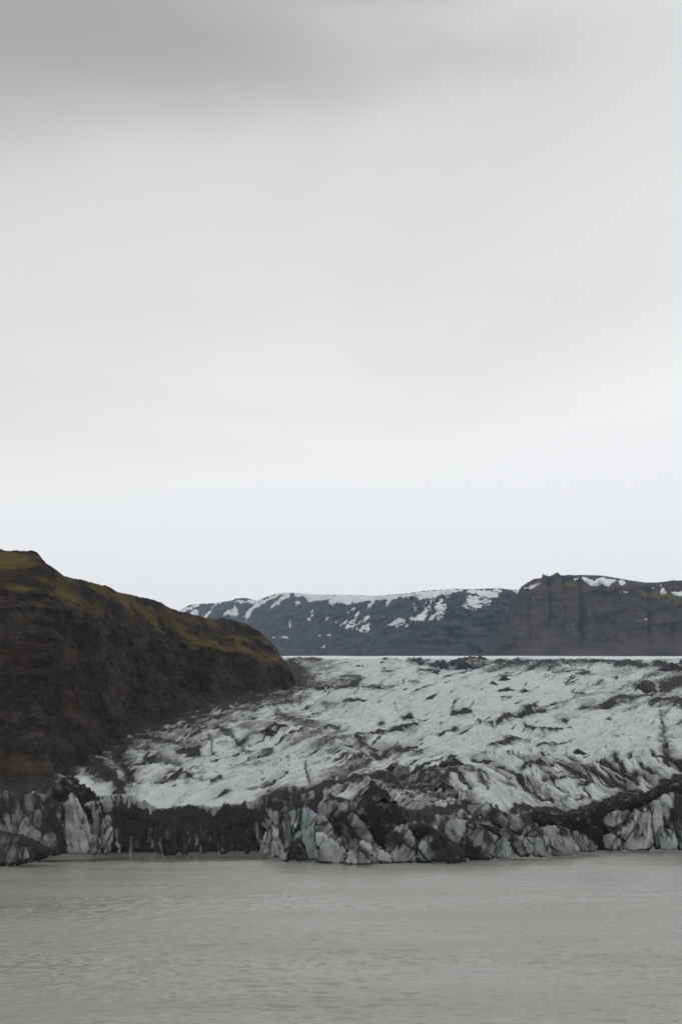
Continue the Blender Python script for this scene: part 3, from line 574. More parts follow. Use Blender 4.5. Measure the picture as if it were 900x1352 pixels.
CLIFF_CREST = [(600, 872), (640, 864), (652, 850), (660, 836), (668, 816), (676, 800), (684, 787), (690, 779), (698, 774), (706, 770), (716, 769), (717, 763), (720, 764), (727, 765), (735, 761), (737, 759.5), (741, 763), (752, 760), (765, 759), (795, 760), (810, 762.5), (830, 766), (850, 769), (870, 769), (885, 767), (900, 767), (960, 764), (1040, 770), (1120, 766), (1250, 775)]
kp = np.concatenate([np.linspace(600, 910, 420), np.linspace(914, 1250, 110)])
ccrest = smooth_curve(kp, CLIFF_CREST, 0.7)
cfootY = np.interp(kp, [600, 660, 760, 1250], [4300, 3550, 3300, 3250])
rim = np.interp(kp, [600, 700, 740, 770, 830, 840, 900, 1250], [0.985, 0.98, 0.94, 0.86, 0.80, 0.84, 0.88, 0.88])
ccrestY = cfootY + np.interp(kp, [600, 680, 740, 800, 1250], [140, 190, 300, 420, 420])
def prof_cliff(t):
    ramp_d = np.where(t < 0.22, t / 0.22 * 0.30, 0.30 + (t - 0.22) / 0.78 * 0.25)       # talus then wall
    tr = t * 1.0
    d = np.where(t < 0.8, ramp_d, 0.30 + (0.8 - .22) / .78 * .25 + (t - 0.8) / 0.2 * (1 - (0.30 + (0.8 - .22) / .78 * .25)))
    h = np.where(t < 0.8, t / 0.8 * rim[None], rim[None] + (1 - rim[None]) * (t - 0.8) / 0.2)
    return h, d
KX, KY, KZ, KT = loft(kp, ccrest, 874.0 + 0 * kp, cfootY, ccrestY, 150, prof_cliff, (60, 900))
KPX, KPY = pix(KX, KY, KZ)
wall = sstep(0.05, 0.3, KT) * (1 - sstep(0.76, 0.82, KT))
but = ridged(KX / 95 + 0.35 * fbm(KX / 120, KZ / 120, 3, 511), KZ / 700, 4, 501); strata = fbm(KX / 200, (KZ + 30 * fbm(KX / 160, KZ / 200, 3, 525)) / 26, 4, 521); cr_ = fbm(KX / 24, KZ / 45, 4, 531)
carve = np.zeros_like(KX)
for cx_, w_, dpt in ((767, 3.2, 42), (790, 7, 26), (858, 3.6, 40), (726, 2.5, 24), (812, 3, 20), (699, 3, 16), (888, 3, 18), (745, 3, 14)):
    carve += dpt * np.exp(-((KPX - cx_ - 2.5 * fbm(KZ / 60, KX / 400, 2, 541 + int(cx_))) / w_) ** 2)
KY2 = KY + wall * (-12 * but - 13 * strata - 10 * cr_ + 0.55 * carve) + (1 - wall) * 8 * fbm(KX / 60, KY / 60, 3, 551) * (KT < 1)
KZ2 = KZ + 2.0 * fbm(KX / 30, KY / 30, 4, 561) * (KT < 1.0) * (0.3 + 0.7 * (1 - sstep(0.9, 1, KT)))
cmoss = pblob(KPX, KPY, [(745, 770, 16, 4, 14, .8), (760, 773, 14, 3, 15, .6), (790, 804, 14, 1.8, -4, .75), (755, 825, 12, 2.5, -8, .6), (762, 836, 10, 2, -5, .65), (842, 820, 8, 3, 10, .7), (855, 783, 26, 3.5, 6, .95), (895, 797, 30, 3.5, 4, .7), (893, 776, 18, 3, 0, .55), (870, 788, 40, 4, 5, .5), (690, 806, 4, 10, 0, .5), (830, 799, 20, 2, 0, .35), (735, 842, 22, 3, -10, .35), (940, 785, 40, 8, 0, .6), (1000, 790, 60, 10, 0, .5), (675, 850, 16, 4, -20, .3), (880, 815, 14, 2, 0, .4)])
cliff = mesh_obj('cliff', np.stack([KX, KY2, KZ2], -1), grid_faces(*KX.shape), M_CLIFF, attrs={'moss': np.clip(cmoss, 0, 1.2)})
tag(cliff, 'long dark brown basalt cliff with a flat top behind the glacier', kind='structure')
k_bvh = bvh_of(np.stack([KX, KY2, KZ2], -1), grid_faces(*KX.shape))

RIDGE_CREST = [(-300, 800), (0, 810), (150, 812), (225, 812), (240, 804.5), (250, 799), (260, 797.5), (285, 796), (305, 793), (312, 790), (325, 789.5), (340, 793), (352, 788), (365, 784), (380, 782.5), (395, 783), (410, 785), (430, 785), (450, 785.5), (480, 786), (495, 787), (510, 785.5), (530, 784), (548, 782), (560, 780), (590, 778), (600, 777), (612, 778), (630, 777.5), (645, 777), (658, 776.5), (668, 778), (680, 779), (700, 776), (760, 774), (900, 778)]
rp = np.concatenate([np.linspace(-300, 215, 60), np.linspace(220, 720, 520), np.linspace(725, 900, 30)])
rcrest = smooth_curve(rp, RIDGE_CREST, 1.0)
rfootY = np.interp(rp, [-300, 310, 420, 540, 900], [8300, 8000, 5600, 4700, 4700])
rcrestY = 60 * np.sin(rp / 60) + np.interp(rp, [-300, 310, 370, 440, 540, 900], [9800, 9400, 8200, 6300, 5250, 5250])
def prof_ridge(t):
    return 0.72 * t + 0.28 * np.sin(t * math.pi / 2), t + 0 * rp[None]
RX, RY, RZ, RT = loft(rp, rcrest, 873.0 + 0 * rp, rfootY, rcrestY, 130, prof_ridge, (120, 1200))
renv = np.sin(np.clip(RT, 0, 1) * math.pi) ** 0.55 * (RT < 1)
rg = ridged((RX + 0.7 * RZ) / 120 + 0.4 * fbm(RX / 150, RZ / 150, 3, 611), RZ / 420, 4, 601); rr = fbm(RX / 60, RZ / 40, 5, 621); rs = fbm(RX / 300, RZ / 24, 3, 631)
RY2 = RY - renv * (52 * rg + 44 * rr + 16 * rs)
RZ2 = RZ + 3.0 * fbm(RX / 50, RY / 50, 4, 641) * np.clip(renv, .15, 1) * (RT < 1.05)
ridge = mesh_obj('mountain_ridge', np.stack([RX, RY2, RZ2], -1), grid_faces(*RX.shape), M_RIDGE, attrs={'moss': 0 * RX})
tag(ridge, 'far dark mountain ridge with snow along its top and streaks of snow in gullies', kind='structure')
r_bvh = bvh_of(np.stack([RX, RY2, RZ2], -1), grid_faces(*RX.shape))

# ------------------------------------------------------------------ filled outline grids
def densify(poly, step, rough, seed):
    P = np.asarray(poly, float)
    Q = []
    for a, b in zip(P, np.roll(P, -1, 0)):                       # one corner cutting pass keeps outlines organic
        Q += [a * 0.82 + b * 0.18, a * 0.18 + b * 0.82]
    Q = np.array(Q); out = []
    for a, b in zip(Q, np.roll(Q, -1, 0)):
        n = max(1, int(np.hypot(*(b - a)) / step))
        for k in range(n): out.append(a + (b - a) * k / n)
    out = np.array(out)
    off = np.stack([fbm(out[:, 0] / 5, out[:, 1] / 5, 3, seed), fbm(out[:, 0] / 5 + 40, out[:, 1] / 5, 3, seed + 3)], -1)
    fine = np.stack([fbm(out[:, 0] / 1.4, out[:, 1] / 1.4, 2, seed + 5), fbm(out[:, 0] / 1.4 + 40, out[:, 1] / 1.4, 2, seed + 6)], -1)
    return out + off * rough + fine * rough * 0.6
def fill(poly, step, rough=0.6, seed=0):
    """points on a grid inside the outline, border points moved onto it; returns pts, quads, distance to border"""
    P = densify(poly, step * 0.7, rough, seed)
    x0, y0 = P.min(0) - step; x1, y1 = P.max(0) + step
    gx = np.arange(x0, x1 + step, step); gy = np.arange(y0, y1 + step, step)
    GX, GY = np.meshgrid(gx, gy)
    q = np.stack([GX.ravel(), GY.ravel()], -1)
    inside = np.zeros(len(q), bool)
    best = np.full(len(q), 1e9); near_p = np.zeros_like(q)
    for a, b in zip(P, np.roll(P, -1, 0)):
        c = ((a[1] > q[:, 1]) != (b[1] > q[:, 1]))
        xx = (b[0] - a[0]) * (q[:, 1] - a[1]) / (b[1] - a[1] + 1e-12) + a[0]
        inside ^= c & (q[:, 0] < xx)
        v = b - a; t = np.clip(((q - a) @ v) / (v @ v + 1e-12), 0, 1)[:, None]
        pp = a + t * v; d = np.hypot(*(q - pp).T)
        m = d < best; best[m] = d[m]; near_p[m] = pp[m]
    sdv = np.where(inside, best, -best)
    ok = sdv > -0.5 * step
    F_ = grid_faces(*GX.shape)
    F_ = F_[ok[F_].all(1)]
    if len(F_) == 0: return None
    snap = sdv < 0.5 * step
    pts = np.where(snap[:, None], near_p, q); d = np.where(snap, 0, sdv)
    used = np.unique(F_); re = np.full(len(q), -1); re[used] = np.arange(len(used))
    F_ = re[F_]
    # border vertices of the kept cells lie on the rim
    E = {}
    for f in F_:
        for a, b in zip(f, np.roll(f, -1)):
            E[(a, b)] = 1
    rim_e = [(a, b) for (a, b) in E if (b, a) not in E]
    return pts[used], F_, d[used], rim_e

# ------------------------------------------------------------------ snow fields lying on the mountains (parts of them)
def snow(poly, bvh, parent, lift, step=0.8, seed=0, rough=1.0, label=None):
    r = fill(poly, step, rough, seed)
    if r is None: return
    pts, fc, d, rim_e = r
    P = np.zeros((len(pts), 3)); okv = np.zeros(len(pts), bool)
    for i, (x, y) in enumerate(pts):
        h = shoot(bvh, x, y)
        if h[0] is None: continue
        okv[i] = True
        P[i] = h[0] + Vector((0, -0.8, 0.6)).normalized() * (lift * min(1.0, 0.25 + d[i] / 2.0))
    fc = fc[okv[fc].all(1)]
    if not len(fc): return
    # skip cells that bridge two different slopes
    span = P[fc][:, :, 1].max(1) - P[fc][:, :, 1].min(1)
    fc = fc[span < 420]
    if not len(fc): return
    used = np.unique(fc); re = np.full(len(P), -1); re[used] = np.arange(len(used)); fc = re[fc]; P = P[used]
    n = len(P); E = {}
    for f in fc:
        for a, b in zip(f, np.roll(f, -1)): E[(a, b)] = 1
    side = [(b, a, a + n, b + n) for (a, b) in E if (b, a) not in E]
    low = P + np.array([0, 8.0, -8.0])
    F_ = np.concatenate([fc, fc[:, ::-1] + n, np.array(side)])
    o = mesh_obj('snow_patch', np.concatenate([P, low]), F_, M_SNOW, parent)
    return o
def reg(ox, oy, sx, pts):
    return [(ox + x / sx, oy + y / sx) for x, y in pts]
R1 = lambda p: reg(230, 760, 900 / 170, p)
R2 = lambda p: reg(390, 760, 900 / 170, p)
R3 = lambda p: reg(550, 760, 900 / 170, p)
R4 = lambda p: reg(710, 750, 900 / 190, p)
ridge_snow = [
 # cap along the crest
 R2([(-10, 118), (60, 116), (130, 128), (240, 135), (360, 135), (480, 140), (560, 136), (660, 138), (780, 122), (900, 116), (900, 150), (880, 170), (860, 148), (800, 152), (720, 152), (690, 160), (650, 190), (630, 225), (640, 165), (600, 168), (560, 172), (530, 215), (500, 255), (510, 205), (530, 175), (470, 182), (430, 200), (400, 182), (370, 205), (330, 195), (295, 180), (260, 215), (230, 195), (240, 155), (180, 180), (150, 170), (120, 188), (85, 178), (70, 150), (20, 140), (-10, 150)]),
 R3([(-10, 116), (60, 112), (140, 104), (240, 95), (330, 100), (310, 110), (240, 120), (220, 150), (200, 160), (190, 130), (150, 140), (110, 175), (95, 200), (90, 150), (60, 160), (75, 200), (60, 190), (50, 150), (20, 175), (5, 150)]),
 R3([(330, 108), (400, 96), (500, 104), (560, 118), (572, 140), (530, 160), (470, 148), (400, 125)]),
 R3([(345, 145), (400, 142), (470, 155), (522, 178), (500, 200), (440, 220), (405, 240), (370, 232), (315, 218), (320, 200), (350, 185)]),
 R3([(520, 98), (570, 94), (592, 104), (585, 120), (555, 110)]), R3([(660, 108), (700, 96), (770, 94), (745, 118), (712, 142), (695, 125)]),
 # streaks
 R3([(-5, 300), (30, 270), (60, 215), (95, 208), (100, 225), (80, 260), (50, 295), (10, 318), (-60, 310), (-20, 295)]), R3([(120, 205), (165, 165), (185, 160), (165, 205), (210, 195), (205, 235), (175, 285), (150, 315), (138, 310), (150, 265), (110, 300), (80, 318), (72, 305), (130, 265), (150, 240), (122, 235)]),
 R2([(340, 370), (365, 330), (420, 290), (430, 250), (448, 245), (445, 270), (400, 330), (440, 325), (480, 290), (520, 285), (500, 310), (450, 335), (420, 355), (380, 372)]), R2([(450, 390), (455, 360), (490, 340), (515, 328), (522, 350), (518, 392), (480, 396)]),
 R2([(415, 380), (440, 355), (438, 375)]), R2([(310, 355), (330, 325), (365, 310), (345, 340)]),
 R2([(635, 355), (680, 320), (715, 292), (740, 305), (770, 298), (745, 335), (720, 350), (715, 372), (690, 368), (700, 345), (665, 348)]), R2([(785, 305), (815, 288), (825, 300)]), R2([(825, 310), (850, 288), (900, 260), (920, 280), (900, 315), (850, 320)]), R2([(757, 358), (775, 335), (788, 345), (775, 362)]), R2([(815, 190), (835, 195), (830, 210)]), R2([(818, 232), (845, 220), (855, 232)]),
 R2([(885, 215), (900, 210), (900, 235)]), R2([(80, 315), (85, 290), (105, 285), (115, 240), (124, 265), (110, 290), (95, 312)]), R2([(195, 318), (215, 295), (240, 290), (230, 305)]), R2([(270, 330), (280, 315), (303, 312), (290, 328)]), R2([(155, 415), (170, 405), (182, 415), (170, 424)]), R2([(178, 505), (190, 488), (212, 480), (205, 495)]), R2([(210, 412), (255, 412), (240, 424)]), R2([(358, 255), (372, 245), (380, 255), (368, 262)]), R2([(385, 245), (400, 230), (420, 220), (405, 240)]), R2([(602, 294), (615, 278), (620, 285)]), R2([(0, 180), (40, 185), (20, 200), (0, 205)]),
 # left summit
 R1([(20, 240), (60, 235), (110, 215), (150, 195), (180, 200), (160, 220), (110, 240), (80, 260), (40, 262)]), R1([(115, 250), (150, 235), (175, 245), (165, 290), (120, 285)]), R1([(195, 285), (230, 262), (265, 230), (285, 195), (295, 190), (275, 235), (240, 275), (205, 308), (198, 303)]), R1([(335, 285), (360, 245), (400, 230), (425, 195), (440, 235), (450, 265), (430, 285), (395, 290), (375, 260), (345, 290)]),
 R1([(480, 285), (510, 250), (545, 215), (575, 190), (640, 165), (690, 140), (760, 118), (820, 124), (800, 140), (740, 135), (690, 160), (640, 185), (600, 215), (560, 230), (530, 270), (500, 325), (488, 332), (500, 295)]), R1([(668, 238), (690, 200), (720, 165), (780, 140), (820, 140), (800, 155), (750, 170), (735, 210), (710, 200), (685, 222)]), R1([(400, 180), (470, 172), (560, 172), (640, 170), (560, 195), (470, 190)]), R1([(810, 300), (818, 325), (812, 358), (803, 355)]), R1([(735, 425), (780, 425), (795, 440), (760, 436)]), R1([(835, 185), (885, 182), (860, 205)]), R1([(690, 430), (700, 428), (702, 438)]), R1([(190, 200), (300, 190), (390, 196), (300, 198)]), R1([(840, 118), (905, 118), (905, 145), (860, 140)]),
]
for i, p in enumerate(ridge_snow):
    snow(p, r_bvh, ridge, 4.0, 0.45, 700 + i, 1.7)
cliff_snow = [
 R4([(268, 62), (290, 55), (320, 68), (350, 85), (375, 62), (410, 58), (430, 72), (470, 68), (490, 78), (460, 98), (440, 118), (410, 108), (395, 92), (370, 118), (330, 108), (300, 90)]),
 R4([(500, 78), (530, 74), (550, 88), (535, 110), (512, 106)]), R4([(218, 66), (245, 63), (248, 74), (228, 76)]), R4([(757, 150), (772, 122), (788, 130), (803, 148), (795, 164), (770, 164)]), R4([(832, 152), (870, 148), (960, 150), (960, 176), (880, 176), (845, 168)]), R4([(705, 128), (720, 120), (728, 130)]), R4([(755, 105), (768, 102), (765, 116)]), R4([(528, 148), (570, 150), (545, 158)]), R4([(660, 320), (675, 318), (678, 330)]),
 [(688, 778), (700, 773), (714, 769), (712, 772), (700, 778)], 
]
for i, p in enumerate(cliff_snow):
    snow(p, k_bvh, cliff, 3.0, 0.5, 780 + i, 0.9)

# ------------------------------------------------------------------ ice blocks and towers along the front
def block(name, cat, label, poly, Y, depth=0.42, ash_amt=0.45, blue=0.0, flute=0.5, fdir=0.0, seed=0, m=None, step=1.0, group=None, edge_dark=0.55, patch=None, grow=1.7, rough=1.1, band=1.0):
    """solid of the traced outline standing at plan distance Y: bulging fluted front, plain back; real size follows from Y"""
    P = np.asarray(poly, float); cen = P.mean(0)
    ext = np.hypot(*(P - cen).T)[:, None]
    poly = P + (P - cen) / np.maximum(ext, 1) * grow            # neighbours press against each other
    r = fill(poly, step, rough, seed)
    pts, fc, d, rim_e = r
    s = Y / (F * CP)
    dm = d * s; R = max(dm.max(), 0.3)
    P = np.asarray(poly, float); size = min(np.ptp(P[:, 0]), np.ptp(P[:, 1])) * s
    T = depth * max(size, 2 * R) + 0.4
    t = np.clip(dm / (R * 0.85), 0, 1)
    bul = T * (1 - (1 - np.clip(dm / (R * 0.6), 0, 1)) ** 2.2) ** (1 / 1.6)
    x = pts[:, 0] * s; z = -pts[:, 1] * s
    if fdir == 0.0: fdir = float(np.random.default_rng(seed).uniform(-32, 32))
    cf, sf = math.cos(math.radians(fdir)), math.sin(math.radians(fdir))
    u = x * cf + z * sf; v = -x * sf + z * cf
    fl = ridged(u / 1.9 + 0.25 * fbm(x / 3, z / 3, 2, seed), v / 12, 3, seed + 1)
    # broad facets: the nearest of a few random tilted planes
    rs = np.random.default_rng(seed + 99)
    fac = np.full(len(x), 1e9); ftone = np.zeros(len(x))
    for _ in range(7):
        ax, az = rs.uniform(-.8, .8, 2) * np.array([1, .6]); c = rs.uniform(0.5, 1.0) * T
        pl = c + ax * (x - x.mean()) + az * (z - z.mean()); mm = pl < fac
        ftone[mm] = rs.uniform(-.22, .22); fac = np.minimum(fac, pl)
    lumps = fbm(x / 2.4, z / 2.4, 4, seed + 2)
    body = np.minimum(bul, np.maximum(fac, 0.25 * bul))
    k = np.clip(dm / 0.8, 0, 1)
    front_off = body + k * (flute * 0.34 * fl + 0.14 * lumps)
    Xp, _, Zp = at(pts[:, 0], pts[:, 1], Y)
    fr = np.stack([Xp, Y - np.maximum(front_off, -0.3 * T), Zp], -1)
    bk = np.stack([Xp, Y + 0.8 * bul + 0.6, Zp], -1)
    n = len(pts)
    side = np.array([(b, a, a + n, b + n) for a, b in rim_e])
    # grid rows run downwards in the picture: flip the front so that it faces the lake
    F_ = np.concatenate([fc, fc[:, ::-1] + n, side]) if len(side) else fc
    Xp_, _, Zp_ = at(pts[:, 0], pts[:, 1], Y)
    tilt = math.radians(float(np.interp(P[:, 0].mean(), [100, 360, 430, 520, 690, 760, 830], [8, 0, 34, 40, 46, 20, -14])))
    cb, sb = math.cos(tilt), math.sin(tilt)
    top = (pts[:, 1] - P[:, 1].min()) / max(np.ptp(P[:, 1]), 1)
    a = 1.25 * edge_dark * sstep(-0.3, 0.4, fbm(x / 4, z / 4, 2, seed + 21)) * (1 - sstep(0.0, 0.7, dm + 0.3 * lumps)) + (ash_amt - 0.24) + ftone \
        + 0.34 * fbm(x / 7, z / 7, 2, seed + 8) + 0.20 * fbm(u / 1.6, v / 12, 3, seed + 7) + 0.38 * (1 - sstep(0.03, 0.14, np.abs(fbm(u / 4.2 + 9, v / 14, 2, seed + 15)))) + 0.15 * (0.5 - top)
    a = a + 0.5 * (1 - sstep(0.1, 0.8, Zp_))                      # wet dirty line where the lake laps at the ice
    gx_, gz_ = Xp_ * cb + Zp_ * sb, -Xp_ * sb + Zp_ * cb
    a = a + 0.40 * band * sstep(0.1, 0.5, fbm(gx_ / 8.0, gz_ / 30, 2, 4001)) + 0.35 * band * (1 - sstep(0.02, 0.10, np.abs(fbm(gx_ / 7.5, gz_ / 24, 3, 4011))))
    if patch is not None:
        cx_, cy_, rr_, val = patch
        a = a + val * np.exp(-((pts[:, 0] - cx_) ** 2 + (pts[:, 1] - cy_) ** 2) / rr_ ** 2)
    A_ = np.concatenate([a, np.full(n, .9)]); B_ = np.full(2 * n, blue)
    B_[:n] *= np.clip(0.6 + 1.2 * fbm(x / 4, z / 5, 3, seed + 9), 0, 1.3)
    D_ = np.full(2 * n, .8); D_[:n] = np.clip(0.18 + 0.9 * (ash_amt - .3) + 0.35 * fbm(u / 3, v / 10, 3, seed + 12) - 0.5 * ftone, 0, 1)
    org = (float(Xp.mean()), float(Y), float(Zp.min()))
    o = mesh_obj(name, np.concatenate([fr, bk]), F_, m or M_BLOCK, attrs={'ash': A_, 'blue': B_, 'dust': D_}, origin=org)
    tag(o, label, cat, group)
    return o

